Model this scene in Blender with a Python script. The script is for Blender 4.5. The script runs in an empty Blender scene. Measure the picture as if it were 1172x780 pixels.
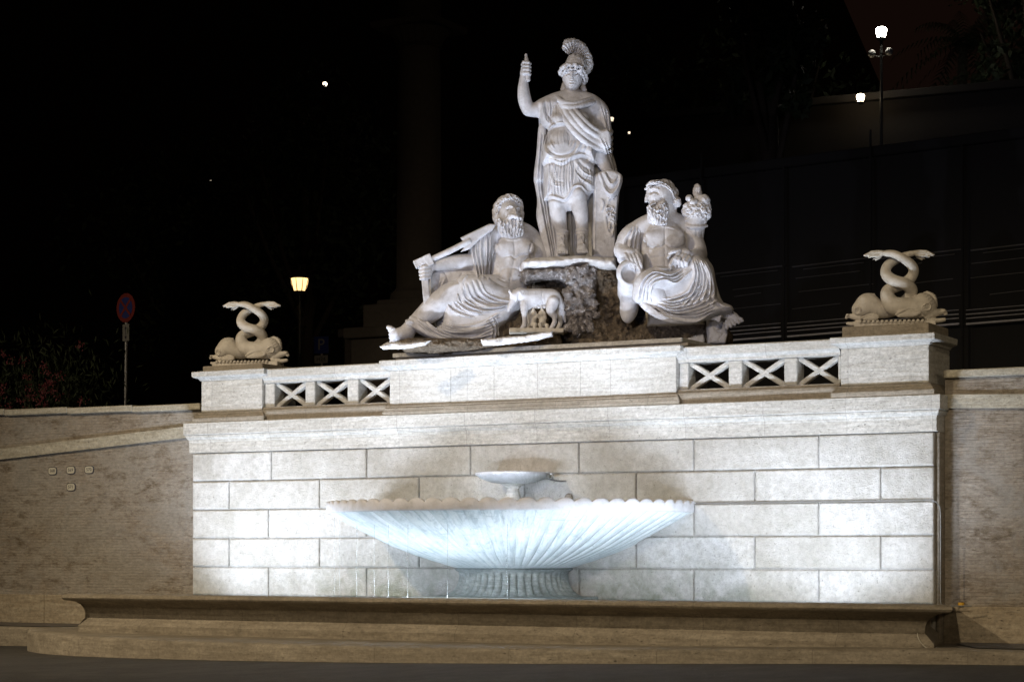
import bpy, bmesh, math, random, os
import numpy as np
from mathutils import Vector, Matrix
import openvdb
PI = math.pi
random.seed(7)
C = bpy.context.scene.collection
scene = bpy.context.scene

# ------------------------------------------------------------------ camera
CAM = (15.96, -29.21, 1.45); YAW = math.radians(29.05)
cd = bpy.data.cameras.new('camera'); cam = bpy.data.objects.new('camera', cd); C.objects.link(cam)
cam.location = CAM; cam.rotation_euler = (math.radians(90), 0, YAW)
cd.sensor_width = 36; cd.lens = 36*2357/1172; cd.shift_y = (632.5-390)/1172
cd.clip_start = 0.1; cd.clip_end = 2000
scene.camera = cam

# ------------------------------------------------------------------ night sky
w = bpy.data.worlds.new('World'); scene.world = w; w.use_nodes = True
nt = w.node_tree; bg = nt.nodes['Background']
sky = nt.nodes.new('ShaderNodeTexSky'); sky.sky_type = 'NISHITA'; sky.sun_disc = False
sky.sun_elevation = math.radians(-6); sky.sun_rotation = math.radians(200)
mx = nt.nodes.new('ShaderNodeMix'); mx.data_type = 'RGBA'; mx.inputs[0].default_value = 0.85
nt.links.new(sky.outputs[0], mx.inputs[6]); mx.inputs[7].default_value = (0.045, 0.021, 0.014, 1)
nt.links.new(mx.outputs[2], bg.inputs[0]); bg.inputs[1].default_value = 0.10

scene.view_settings.view_transform = 'Standard'; scene.view_settings.look = 'None'
scene.view_settings.exposure = 0.3; scene.view_settings.gamma = 1.0

# ------------------------------------------------------------------ lamps
def aim(o, target):
    o.rotation_euler = (Vector(target)-o.location).to_track_quat('-Z', 'Y').to_euler()
def spot(name, loc, target, power, col, angle, blend=0.5, radius=0.1):
    l = bpy.data.lights.new(name, 'SPOT'); l.energy = power; l.color = col
    l.spot_size = math.radians(angle); l.spot_blend = blend; l.shadow_soft_size = radius
    o = bpy.data.objects.new(name, l); C.objects.link(o); o.location = loc; aim(o, target)
    return o
WARM = (1.0, 0.81, 0.55); COOL = (0.75, 0.84, 1.0); VIOLET = (0.72, 0.75, 1.0)
# warm street lamps high over the square, with added fills among them
spot('piazza_lamp_and_fill', (-9.0, -19.0, 15.0), (-0.5, 0, -.5), 9400, WARM, 66, 1.0, 0.25)
spot('piazza_lamp_and_fill', (-22.0, -21.0, 13.0), (-11, 0, 0.5), 4200, WARM, 50, 1.0, 0.25)  # added fill so that the left flank wall is not dark
spot('piazza_lamp_and_fill', (15.0, -34.0, 14.0), (4.0, 0, -1.0), 9000, WARM, 46, 1.0, 0.3)
# floodlights standing in the basin behind its rim (x, y, power, aim)
FLOODS = [(-5.9, -1.7, 170, (-4.6, .3, 3.0), 130), (5.9, -1.7, 170, (4.8, .3, 3.0), 130)]
for fx, fy, fp, tg, an_ in FLOODS:
    spot('floodlight_beam', (fx, fy, 0.78), tg, fp, COOL, an_, 0.7, 0.12)
# long strip lights added in the basin to spread its light evenly (x, y, length, power, aim)
STRIPS = [(-4.75, -2.75, 2.6, 175, (-3.9, .2, 7.5)), (0.0, -3.1, 5.6, 52, (0, -.9, 2.3)), (4.75, -2.75, 2.6, 165, (4.1, .2, 7.5))]
for fx, fy, ln, fp, tg in STRIPS:
    l = bpy.data.lights.new('added_strip_beam', 'AREA'); l.shape = 'RECTANGLE'; l.size = ln; l.size_y = .12; l.energy = fp; l.color = COOL; l.spread = math.radians(150)
    o = bpy.data.objects.new('added_strip_beam', l); C.objects.link(o); o.location = (fx, fy, .725); aim(o, tg)
# small floodlights lying in the fluted bowl behind its scalloped rim, aimed at the statues and the wall
BOWL_FLOODS = [(-2.35, -1.9, 200, (-2.2, 1.2, 7.2), 80), (-1.2, -2.7, 600, (-.6, .9, 8.4), 76), (-.9, -1.9, 42, (-.8, 0, 3.0), 120), (0, -3.05, 130, (0, -.45, 2.85), 50), (.9, -1.9, 42, (.9, 0, 3.0), 120), (1.2, -2.7, 600, (.9, .9, 8.4), 76), (2.35, -1.9, 190, (2.6, 1.2, 7.2), 80)]
for fx, fy, fp, tg, an_ in BOWL_FLOODS:
    spot('bowl_light_beam', (fx, fy, 2.235), tg, fp, COOL, an_, 0.9, 0.05)
# added narrow cool beams from the front, filling the statue group and the parapet
spot('frontal_fill_beam', (-4.0, -31.0, 4.6), (-1.6, .6, 5.9), 2700, VIOLET, 22, 0.6, 0.15)
spot('frontal_fill_beam', (0.5, -33.0, 4.6), (.4, .6, 6.6), 2100, VIOLET, 20, 0.5, 0.15)
spot('frontal_fill_beam', (9.0, -31.0, 4.6), (1.8, .6, 6.3), 1700, VIOLET, 19, 0.5, 0.15)
spot('piazza_lamp_and_fill', (34.0, -26.0, 12.0), (4, -2, 1.5), 3200, WARM, 40, 0.6, 0.3)  # added warm fill from the right, in place of city ambient

# ------------------------------------------------------------------ helpers: objects
def obj(name, me, mat=None, parent=None, loc=None):
    if isinstance(me, bmesh.types.BMesh):
        bm = me; me = bpy.data.meshes.new(name); bm.to_mesh(me); bm.free()
    o = bpy.data.objects.new(name, me); C.objects.link(o)
    if mat is not None:
        me.materials.clear(); me.materials.append(mat)
    if parent is not None: o.parent = parent
    if loc is not None: o.location = loc
    return o
def tag(o, label=None, cat=None, group=None, kind=None):
    if label: o['label'] = label
    if cat: o['category'] = cat
    if group: o['group'] = group
    if kind: o['kind'] = kind
    return o
def empty(name, loc, label, cat, group=None, rz=0):
    o = bpy.data.objects.new(name, None); C.objects.link(o)
    o.location = loc; o.rotation_euler = (0, 0, rz); o.empty_display_size = 0.2
    return tag(o, label, cat, group)
def copy_tree(o, parent=None):
    c = o.copy(); C.objects.link(c)
    if parent is not None:
        c.parent = parent
    for ch in list(o.children): copy_tree(ch, c)
    return c
def smooth(o, ang=None):
    me = o.data
    me.polygons.foreach_set('use_smooth', [True]*len(me.polygons))
    if ang is not None:
        me.set_sharp_from_angle(angle=math.radians(ang))
    return o
def bbox(bm, x0, x1, y0, y1, z0, z1, bevel=0.0, seg=1):
    r = bmesh.ops.create_cube(bm, size=1.0)
    vs = r['verts']
    for v in vs:
        v.co = Vector((x0+(v.co.x+.5)*(x1-x0), y0+(v.co.y+.5)*(y1-y0), z0+(v.co.z+.5)*(z1-z0)))
    if bevel > 0:
        es = list({e for v in vs for e in v.link_edges})
        bmesh.ops.bevel(bm, geom=es, offset=bevel, segments=seg, profile=0.5, affect='EDGES', clamp_overlap=True)
    return vs
def box(name, x0, x1, y0, y1, z0, z1, mat, parent=None, bevel=0.01):
    bm = bmesh.new(); bbox(bm, x0, x1, y0, y1, z0, z1, bevel); return obj(name, bm, mat, parent)
def cyl(bm, p, q, r0, r1, n=12, caps=True):
    p, q = Vector(p), Vector(q); d = (q-p); L = d.length
    m = Matrix.Translation((p+q)/2) @ d.to_track_quat('Z', 'Y').to_matrix().to_4x4()
    bmesh.ops.create_cone(bm, cap_ends=caps, segments=n, radius1=r0, radius2=r1, depth=L, matrix=m)
def sweep(bm, prof, path, closed=False, cap=True):
    """prof: list of (out, z); path: list of plan points ((x, y), (nx, ny)) - out is along n."""
    rings = []
    for (x, y), (nx, ny) in path:
        rings.append([bm.verts.new((x+nx*o, y+ny*o, z)) for o, z in prof])
    for a, b in zip(rings[:-1], rings[1:]):
        for i in range(len(prof)-1):
            bm.faces.new((a[i], b[i], b[i+1], a[i+1]))
    if closed:
        a, b = rings[-1], rings[0]
        for i in range(len(prof)-1): bm.faces.new((a[i], b[i], b[i+1], a[i+1]))
    elif cap:
        bm.faces.new(rings[0][::-1]); bm.faces.new(rings[-1])
    return rings
def recalc(bm):
    bmesh.ops.recalc_face_normals(bm, faces=bm.faces)
def moulding(name, x0, x1, yb, prof, mat, parent=None, left=True, right=True):
    """horizontal moulding on a wall: profile (projection, z) bottom to top, returned along both ends, back at y=yb.
       The plan face (projection 0) runs x0..x1 at y=0-level given by yf in prof entries."""
    bm = bmesh.new()
    yf = prof['y']; pts = prof['p']
    path = []
    if left: path += [((x0, yb), (-1, 0)), ((x0, yf), (-1, -1))]
    else: path += [((x0, yf), (0, -1))]
    if right: path += [((x1, yf), (1, -1)), ((x1, yb), (1, 0))]
    else: path += [((x1, yf), (0, -1))]
    rings = []
    for (x, y), (nx, ny) in path:
        rings.append([bm.verts.new((x+nx*o, y+ny*o, z)) for o, z in pts])
    for a, b in zip(rings[:-1], rings[1:]):
        for i in range(len(pts)-1): bm.faces.new((a[i], b[i], b[i+1], a[i+1]))
    # top and bottom
    if not left:
        pass
    for k, fl in ((0, False), (-1, True)):
        loop = [r[k] for r in rings]
        if not left: loop = [bm.verts.new((x0, yb, pts[k][1]))]+loop
        if not right: loop = loop+[bm.verts.new((x1, yb, pts[k][1]))]
        bm.faces.new(loop if fl else loop[::-1])
    if not left or not right:
        pass
    bmesh.ops.remove_doubles(bm, verts=bm.verts, dist=1e-5)
    recalc(bm)
    return obj(name, bm, mat, parent)

# ------------------------------------------------------------------ helpers: materials
class N:
    def __init__(s, name):
        s.m = bpy.data.materials.new(name); s.m.use_nodes = True
        s.t = s.m.node_tree; s.b = s.t.nodes['Principled BSDF']; s.tc = s.t.nodes.new('ShaderNodeTexCoord')
    def n(s, kind, **kw):
        x = s.t.nodes.new('ShaderNode'+kind)
        for k, v in kw.items():
            if k.startswith('i_'): x.inputs[k[2:].replace('_', ' ')].default_value = v
            else: setattr(x, k, v)
        return x
    def L(s, a, b): s.t.links.new(a, b)
    def map(s, scale=(1, 1, 1), out='Object'):
        m = s.n('Mapping'); m.inputs['Scale'].default_value = scale; s.L(s.tc.outputs[out], m.inputs[0]); return m.outputs[0]
    def world(s, scale=(1, 1, 1)):
        g = s.n('NewGeometry'); m = s.n('Mapping'); m.inputs['Scale'].default_value = scale
        s.L(g.outputs['Position'], m.inputs[0]); return m.outputs[0]
    def noise(s, vec, scale, detail=6, rough=.6, dist=0):
        x = s.n('TexNoise'); x.inputs['Scale'].default_value = scale; x.inputs['Detail'].default_value = detail
        x.inputs['Roughness'].default_value = rough; x.inputs['Distortion'].default_value = dist
        s.L(vec, x.inputs['Vector']); return x.outputs['Fac']
    def ramp(s, fac, *stops):
        r = s.n('ValToRGB'); e = r.color_ramp.elements
        while len(e) > len(stops): e.remove(e[-1])
        while len(e) < len(stops): e.new(1)
        for q, (p, c) in zip(e, stops):
            q.position = p; q.color = (c, c, c, 1) if isinstance(c, (int, float)) else (*c, 1)
        s.L(fac, r.inputs[0]); return r.outputs[0]
    def mix(s, f, a, b, mode='MIX'):
        x = s.n('Mix', data_type='RGBA', blend_type=mode)
        for i, v in ((0, f), (6, a), (7, b)):
            sock = x.inputs[i]
            if isinstance(v, (int, float)): sock.default_value = v if i == 0 else (v, v, v, 1)
            elif isinstance(v, tuple): sock.default_value = (*v, 1)
            else: s.L(v, sock)
        return x.outputs[2]
    def math(s, op, a, b=0.0):
        x = s.n('Math', operation=op)
        for i, v in enumerate((a, b)):
            if isinstance(v, (int, float)): x.inputs[i].default_value = v
            else: s.L(v, x.inputs[i])
        return x.outputs[0]
    def bump(s, h, strength=.5, dist=.01, normal=None):
        b = s.n('Bump'); b.inputs['Strength'].default_value = strength; b.inputs['Distance'].default_value = dist
        s.L(h, b.inputs['Height'])
        if normal is not None: s.L(normal, b.inputs['Normal'])
        return b.outputs[0]
    def done(s, color, rough=.8, normal=None, **kw):
        s.L(color, s.b.inputs['Base Color']) if not isinstance(color, tuple) else setattr(s.b.inputs['Base Color'], 'default_value', (*color, 1))
        if isinstance(rough, (int, float)): s.b.inputs['Roughness'].default_value = rough
        else: s.L(rough, s.b.inputs['Roughness'])
        if normal is not None: s.L(normal, s.b.inputs['Normal'])
        for k, v in kw.items(): s.b.inputs[k.replace('_', ' ')].default_value = v
        return s.m
def travertine(name, base, dark, pit=.5, scale=1.0, stain=.5, joint=0, rough=.75, grain=.5):
    """bedded stone: long horizontal veins, pits, blotchy grime"""
    s = N(name)
    v = s.world((1.2*scale, 1.2*scale, 14*scale)); vein = s.noise(v, 1.6, 8, .65, .3)
    big = s.noise(s.world((1, 1, 1)), .55, 5, .6, .4); mid = s.noise(s.world((1, 1, 2.2)), 2.6, 6, .65)
    col = s.mix(s.ramp(vein, (.30, 0), (.62, 1)), dark, base)
    col = s.mix(s.math('MULTIPLY', s.ramp(mid, (.46, 0), (.70, 1)), stain*.55), col, tuple(c*.62 for c in dark))
    col = s.mix(s.math('MULTIPLY', s.ramp(big, (.35, 1), (.62, 0)), stain*.35), col, tuple(c*.8 for c in dark))
    p = s.noise(s.world((3.5*scale, 3.5*scale, 11*scale)), 5.5, 4, .7)
    pits = s.ramp(p, (.30, 0), (.36, 1))
    fine = s.noise(s.world(), 26, 5, .7)
    col = s.mix(s.math('MULTIPLY', s.math('SUBTRACT', 1.0, pits), pit), col, tuple(c*.35 for c in dark))
    col = s.mix(.45, col, s.ramp(fine, (.32, .35), (.66, 1.0)), 'MULTIPLY')
    gr = s.noise(s.world((1, 1, 1.6)), 11, 4, .8); col = s.mix(grain, col, s.ramp(gr, (.36, .42), (.62, 1.0)), 'MULTIPLY')
    hole = s.ramp(s.noise(s.world((1, 1, 2.2)), 7.5, 5, .75), (.285, 1), (.325, 0)); col = s.mix(s.math('MULTIPLY', hole, pit), col, tuple(c*.18 for c in dark))
    if joint:
        sp = s.n('SeparateXYZ'); gg = s.n('NewGeometry'); s.L(gg.outputs['Position'], sp.inputs[0])
        u = s.math('DIVIDE', s.math('ADD', sp.outputs['X'], 61.37), joint); cell = s.math('FLOOR', u); fr = s.math('FRACT', u)
        wn = s.n('TexWhiteNoise', noise_dimensions='1D'); s.L(cell, wn.inputs['W'])
        col = s.mix(s.math('MULTIPLY', wn.outputs['Value'], .34), col, tuple(c*.62 for c in dark), 'MIX')
        jl = s.math('LESS_THAN', fr, .010/joint); col = s.mix(s.math('MULTIPLY', jl, .4), col, tuple(c*.22 for c in dark))
    h = s.math('ADD', s.math('MULTIPLY', fine, .35), s.math('ADD', s.math('MULTIPLY', vein, .5), s.math('MULTIPLY', pits, .5)))
    return s.done(col, rough, s.bump(h, .9, .022))
def plain(name, col, rough=.6, metal=0.0, **kw):
    s = N(name); f = s.noise(s.world(), 9, 5, .65)
    c = s.mix(s.ramp(f, (.3, 0), (.7, 1)), tuple(x*.75 for x in col), col)
    return s.done(c, rough, s.bump(f, .2, .004), Metallic=metal, **kw)
def glow(name, col, strength):
    s = N(name); s.b.inputs['Emission Color'].default_value = (*col, 1); s.b.inputs['Emission Strength'].default_value = strength
    s.b.inputs['Base Color'].default_value = (.1, .1, .1, 1); return s.m
M = {}
M['stone'] = travertine('white_travertine', (.72, .71, .68), (.50, .48, .43), .5, 1.0, .35, 1.31)
M['brown_stone'] = travertine('brown_travertine', (.42, .37, .30), (.28, .24, .18), .6, 1.0, .5, 1.63)  # browner travertine for base mouldings, plinths and the corner
M['step_stone'] = travertine('worn_step_travertine', (.42, .37, .29), (.25, .21, .155), .9, .8, .9, 1.94)

def block_mat():
    s = N('bush_hammered_block'); 
    v = s.world(); f = s.noise(v, 34, 6, .75); m = s.noise(v, 1.3, 6, .65, .3); b = s.noise(v, 6, 5, .7)
    col = s.mix(s.ramp(m, (.36, 0), (.66, 1)), (.54, .525, .49), (.76, .755, .74))
    col = s.mix(s.math('MULTIPLY', s.ramp(b, (.50, 0), (.72, 1)), .45), col, (.38, .36, .30))
    dots = s.ramp(s.noise(v, 15, 4, .85), (.34, 1), (.40, 0))
    col = s.mix(s.math('MULTIPLY', dots, .7), col, (.16, .15, .12))
    gr = s.noise(v, 10, 5, .8); col = s.mix(.55, col, s.ramp(gr, (.36, .55), (.60, 1.0)), 'MULTIPLY')
    gi = s.n('NewGeometry'); col = s.mix(s.math('MULTIPLY', gi.outputs['Random Per Island'], .30), col, (.36, .335, .28))
    # ragged dark green tone towards the wall foot, strongest around the middle
    sep = s.n('SeparateXYZ'); g = s.n('NewGeometry'); s.L(g.outputs['Position'], sep.inputs[0])
    low = s.ramp(sep.outputs['Z'], (0, 0), (1, 1))
    zf = s.n('MapRange'); s.L(sep.outputs['Z'], zf.inputs[0]); zf.inputs[1].default_value = .7; zf.inputs[2].default_value = 1.5
    zf.inputs[3].default_value = 1; zf.inputs[4].default_value = 0
    xf = s.n('MapRange'); s.L(s.math('ABSOLUTE', sep.outputs['X']), xf.inputs[0]); xf.inputs[1].default_value = 3.2; xf.inputs[2].default_value = 4.8
    xf.inputs[3].default_value = 1; xf.inputs[4].default_value = .15
    al = s.ramp(s.noise(v, 2.2, 7, .7, .5), (.42, 0), (.66, 1))
    k = s.math('MULTIPLY', s.math('MULTIPLY', zf.outputs[0], xf.outputs[0]), al)
    col = s.mix(s.math('MULTIPLY', k, .85), col, (.20, .225, .15))
    return s.done(col, .8, s.bump(s.math('ADD', f, s.math('MULTIPLY', b, .4)), 1.0, .035))
M['block'] = block_mat()
M['marble'] = None
def marble(name, base, dark, weather=.5, rough=.6):
    s = N(name); v = s.world()
    a = s.noise(v, 3.2, 7, .68, .4); b = s.noise(v, 13, 5, .7); c = s.noise(v, 60, 3, .7)
    col = s.mix(s.ramp(a, (.34, 0), (.60, 1)), dark, base)
    col = s.mix(s.math('MULTIPLY', s.ramp(b, (.5, 0), (.72, 1)), weather), col, tuple(x*.72 for x in dark))
    col = s.mix(s.math('MULTIPLY', s.ramp(c, (.26, 1), (.34, 0)), .5), col, tuple(x*.4 for x in dark))
    return s.done(col, rough, s.bump(s.math('ADD', s.math('MULTIPLY', b, .8), s.math('MULTIPLY', c, .4)), .6, .016))
M['marble'] = marble('statue_marble', (.58, .58, .61), (.40, .39, .40), .55)
M['dolphin'] = marble('weathered_marble', (.56, .52, .45), (.44, .40, .33), .5)
M['rim'] = marble('basin_rim_marble', (.62, .62, .64), (.50, .50, .50), .4)
# ------------------------------------------------------------------ carving engine
# A figure is carved as a signed distance field on a grid.  Coordinates: a = across, b = down, w = depth (away from the viewer side),
# all in carving units of U metres; the finished mesh is placed in metres in the statue's own frame.
def catmull(pts, step=1.5):
    P = [np.array(p, float) for p in pts]
    if len(P) < 3: return P if len(P) < 2 else [P[0]+(P[1]-P[0])*t for t in np.linspace(0, 1, max(2, int(np.linalg.norm((P[1]-P[0])[:2])/step)+1))]
    P = [2*P[0]-P[1]]+P+[2*P[-1]-P[-2]]; out = []
    for i in range(1, len(P)-2):
        n = max(1, int(np.linalg.norm((P[i+1]-P[i])[:3])/step))
        for k in range(n):
            t = k/n; a, b, c, d = P[i-1:i+3]
            out.append(.5*((2*b)+(-a+c)*t+(2*a-5*b+4*c-d)*t*t+(-a+3*b-3*c+d)*t**3))
    out.append(P[-2]); return out
_R = np.random.RandomState(11); _LAT = _R.rand(32, 32, 32).astype(np.float32)*2-1
def vnoise(X, Y, Z, s):
    def ax(v):
        v = np.asarray(v, np.float32)/s; i = np.floor(v).astype(int); f = v-i; f = f*f*(3-2*f); return i % 32, (i+1) % 32, f.astype(np.float32)
    x0, x1, fx = ax(X); y0, y1, fy = ax(Y); z0, z1, fz = ax(Z)
    L = _LAT
    c = (L[x0, y0, z0]*(1-fx)+L[x1, y0, z0]*fx)*(1-fy)+(L[x0, y1, z0]*(1-fx)+L[x1, y1, z0]*fx)*fy
    d = (L[x0, y0, z1]*(1-fx)+L[x1, y0, z1]*fx)*(1-fy)+(L[x0, y1, z1]*(1-fx)+L[x1, y1, z1]*fx)*fy
    return c*(1-fz)+d*fz
class Carve:
    def __init__(s, a, b, w, h=0.9):
        s.h = h; s.lo = (a[0], b[0], w[0])
        s.A, s.B, s.W = [np.arange(p, q, h, dtype=np.float32) for p, q in (a, b, w)]
        s.D = np.full((len(s.A), len(s.B), len(s.W)), 12.0, np.float32)
    def _sl(s, lo, hi, m):
        r = []
        for ax, l, u in zip((s.A, s.B, s.W), lo, hi):
            i = int(np.searchsorted(ax, l-m)); j = int(np.searchsorted(ax, u+m)); r.append(slice(i, max(i, j)))
        return tuple(r)
    def op(s, lo, hi, fn, k=3, sub=False, cap=None):
        sl = s._sl(lo, hi, k+3.5)
        X = s.A[sl[0]][:, None, None]; Y = s.B[sl[1]][None, :, None]; Z = s.W[sl[2]][None, None, :]
        if X.size == 0 or Y.size == 0 or Z.size == 0: return s
        d = fn(X, Y, Z).astype(np.float32); o = s.D[sl]
        if sub: d = -d
        k = max(k, 1e-3)
        if sub:
            h = np.clip(.5-.5*(o-d)/k, 0, 1); s.D[sl] = o+(d-o)*h+k*h*(1-h)
        else:
            h = np.clip(.5+.5*(o-d)/k, 0, 1); s.D[sl] = o+(d-o)*h-k*h*(1-h)
        return s
    def cap(s, p, q, r0, r1=None, k=3, sub=False, sw=1.0):
        r1 = r0 if r1 is None else r1; p = np.array(p, float); q = np.array(q, float); R = max(r0, r1)
        d = q-p; L2 = max(float(d@d), 1e-6)
        def fn(X, Y, Z):
            t = np.clip(((X-p[0])*d[0]+(Y-p[1])*d[1]+(Z-p[2])*d[2])/L2, 0, 1)
            return np.sqrt((X-p[0]-t*d[0])**2+(Y-p[1]-t*d[1])**2+((Z-p[2]-t*d[2])/sw)**2)-(r0+(r1-r0)*t)
        R2 = R*max(1, sw)
        return s.op(np.minimum(p, q)-[R, R, R2], np.maximum(p, q)+[R, R, R2], fn, k, sub)
    def tube(s, pts, k=2, sub=False, spline=True, sw=1.0, step=3):
        P = catmull(pts, step) if spline else [np.array(p, float) for p in pts]
        for a, b in zip(P[:-1], P[1:]): s.cap(a[:3], b[:3], a[3], b[3], k, sub, sw)
        return s
    def ell(s, c, r, rot=0.0, k=3, sub=False, tilt=0.0):
        c = np.array(c, float); ca, sa = math.cos(rot), math.sin(rot); ct, st = math.cos(tilt), math.sin(tilt)
        def fn(X, Y, Z):
            x, y, z = X-c[0], Y-c[1], Z-c[2]
            x, y = x*ca+y*sa, -x*sa+y*ca
            x, z = x*ct+z*st, -x*st+z*ct
            q = np.sqrt((x/r[0])**2+(y/r[1])**2+(z/r[2])**2)+1e-6
            g = np.sqrt((x/r[0]**2)**2+(y/r[1]**2)**2+(z/r[2]**2)**2)+1e-6
            return q*(q-1)/g
        R = max(r); return s.op(c-R, c+R, fn, k, sub)
    def box(s, c, hs, rot=0.0, rnd=.6, k=1, sub=False, tilt=0.0, lean=0.0):
        c = np.array(c, float); ca, sa = math.cos(rot), math.sin(rot); ct, st = math.cos(tilt), math.sin(tilt)
        def fn(X, Y, Z):
            x, y, z = X-c[0], Y-c[1], Z-c[2]
            x, y = x*ca+y*sa, -x*sa+y*ca
            x, z = x*ct+z*st, -x*st+z*ct
            z = z+lean*y
            qx, qy, qz = np.abs(x)-hs[0]+rnd, np.abs(y)-hs[1]+rnd, np.abs(z)-hs[2]+rnd
            return np.sqrt(np.maximum(qx, 0)**2+np.maximum(qy, 0)**2+np.maximum(qz, 0)**2)+np.minimum(np.maximum(qx, np.maximum(qy, qz)), 0)-rnd
        R = math.sqrt(sum(v*v for v in hs)); return s.op(c-R, c+R, fn, k, sub)
    def poly(s, pts, wc, hw, R=6, k=2, spline=True, slope=(0, 0), sub=False, power=.5):
        """closed outline given thickness hw, edges rounded over a width R; wc may lean with slope=(dw/da, dw/db)"""
        P = pts
        if spline:
            Q = [np.array(p, float) for p in pts]; n = len(Q); out = []
            for i in range(n):
                a, b, c, d = Q[i-1], Q[i], Q[(i+1) % n], Q[(i+2) % n]; m = max(1, int(np.linalg.norm(c-b)/3))
                for t in np.arange(m)/m: out.append(.5*((2*b)+(-a+c)*t+(2*a-5*b+4*c-d)*t*t+(-a+3*b-3*c+d)*t**3))
            P = out
        P = np.array(P, float)[:, :2]; lo = P.min(0); hi = P.max(0)
        cx, cy = P.mean(0); wide = abs(slope[0])*(hi[0]-lo[0])+abs(slope[1])*(hi[1]-lo[1])
        def fn(X, Y, Z):
            x, y = X[:, :, 0], Y[:, :, 0]; d = np.full(np.broadcast(x, y).shape, 1e9); sg = np.ones_like(d)
            n = len(P)
            for i in range(n):
                (ax, ay), (bx, by) = P[i-1], P[i]; ex, ey = bx-ax, by-ay; L = ex*ex+ey*ey+1e-9
                t = np.clip(((x-ax)*ex+(y-ay)*ey)/L, 0, 1)
                d = np.minimum(d, (x-ax-t*ex)**2+(y-ay-t*ey)**2)
                c1 = (y >= ay) & (y < by); c2 = (y < ay) & (y >= by)
                side = ex*(y-ay)-ey*(x-ax)
                sg = np.where((c1 & (side > 0)) | (c2 & (side < 0)), -sg, sg)
            d2 = np.sqrt(d)*sg
            e = np.clip(-d2/R, 0, 1); ht = hw*(1-(1-e)**2)**power
            dz = np.abs(Z-wc-slope[0]*(X-cx)-slope[1]*(Y-cy))-ht[:, :, None]
            return np.maximum(d2[:, :, None], dz*.75) if hw > 0 else dz
        return s.op((lo[0], lo[1], wc-hw-wide/2), (hi[0], hi[1], wc+hw+wide/2), fn, k, sub)
    # -------- shallow carving seen from the front: ridges (amp > 0) and grooves (amp < 0)
    def front(s):
        inside = s.D < 0; has = inside.any(2); return np.where(has, s.W[inside.argmax(2)], 1e3).astype(np.float32)
    def strokes(s, lst, depth=9):
        H = np.zeros(s.D.shape[:2], np.float32)
        for st in lst:
            pts, wd, am = st[0], st[1], st[2]
            P = catmull([p[:2] for p in pts], 2.0); n = len(P)
            xs = [p[0] for p in P]; ys = [p[1] for p in P]; m = wd*3+1
            i0, i1 = np.searchsorted(s.A, [min(xs)-m, max(xs)+m]); j0, j1 = np.searchsorted(s.B, [min(ys)-m, max(ys)+m])
            if i1 <= i0 or j1 <= j0: continue
            x = s.A[i0:i1][:, None]; y = s.B[j0:j1][None, :]
            d = np.full((i1-i0, j1-j0), 1e9); T = np.zeros_like(d)
            if n == 1: d = (x-P[0][0])**2+(y-P[0][1])**2
            for i in range(n-1):
                (ax, ay), (bx, by) = P[i][:2], P[i+1][:2]; ex, ey = bx-ax, by-ay; L = ex*ex+ey*ey+1e-9
                t = np.clip(((x-ax)*ex+(y-ay)*ey)/L, 0, 1); q = (x-ax-t*ex)**2+(y-ay-t*ey)**2
                up = q < d; d = np.where(up, q, d); T = np.where(up, (i+t)/(n-1), T)
            taper = np.clip(np.minimum(T, 1-T)*6+.35, 0, 1) if n > 1 else 1
            wq = wd*.85
            H[i0:i1, j0:j1] += (am*np.exp(-(d/(wq*wq))**.8)*taper).astype(np.float32)
        F = s.front(); dep = s.W[None, None, :]-F[:, :, None]
        m = np.clip(1.0-dep/depth, 0, 1); m = np.where(F[:, :, None] > 900, 1.0, m)
        s.D -= H[:, :, None]*m
        return s
    def rough(s, amp, size, oct=3, a=None, b=None):
        X, Y, Z = s.A[:, None, None], s.B[None, :, None], s.W[None, None, :]
        near = np.abs(s.D) < amp*2.5+2
        i, j, k = np.nonzero(near); d = np.zeros(len(i), np.float32); am, sz = amp, size
        for _ in range(oct):
            d += am*vnoise(s.A[i]+100, s.B[j]+50, s.W[k]+200, sz); am *= .55; sz *= .5
        s.D[i, j, k] += d
        return s
    def mesh(s, name, U, a0, b0, mat, parent, shear=(0, 0), flip=False, wscale=1.0, w0=0.0):
        D = s.D.copy(); D[0] = D[-1] = 3; D[:, 0] = D[:, -1] = 3; D[:, :, 0] = D[:, :, -1] = 3
        g = openvdb.FloatGrid(12.0); g.copyFromArray(np.ascontiguousarray(np.clip(D, -3, 3)))
        pts, tris, quads = g.convertToPolygons(isovalue=0.0, adaptivity=0.0)
        a = s.lo[0]+pts[:, 0]*s.h; b = s.lo[1]+pts[:, 1]*s.h; w_ = (s.lo[2]+pts[:, 2]*s.h)
        V = np.stack([(a-a0)*U+shear[0]*(w_-w0)*U, (w_-w0)*U*wscale, (b0-b)*U+shear[1]*(w_-w0)*U], 1).astype(np.float32)
        me = bpy.data.meshes.new(name)
        nq, nt_ = len(quads), len(tris)
        q = quads.astype(np.int32); t = tris.astype(np.int32)
        me.vertices.add(len(V)); me.vertices.foreach_set('co', V.ravel())
        me.loops.add(nq*4+nt_*3); me.loops.foreach_set('vertex_index', np.concatenate([q.ravel(), t.ravel()]))
        me.polygons.add(nq+nt_)
        st = np.concatenate([np.arange(nq)*4, nq*4+np.arange(nt_)*3]).astype(np.int32)
        me.polygons.foreach_set('loop_start', st)
        me.polygons.foreach_set('use_smooth', np.ones(nq+nt_, bool))
        me.update(calc_edges=True); me.validate()
        # make sure that the faces look outward
        bm = bmesh.new(); bm.from_mesh(me)
        if bm.calc_volume(signed=True) < 0: bmesh.ops.reverse_faces(bm, faces=bm.faces)
        bm.to_mesh(me); bm.free()
        return obj(name, me, mat, parent)
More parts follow.
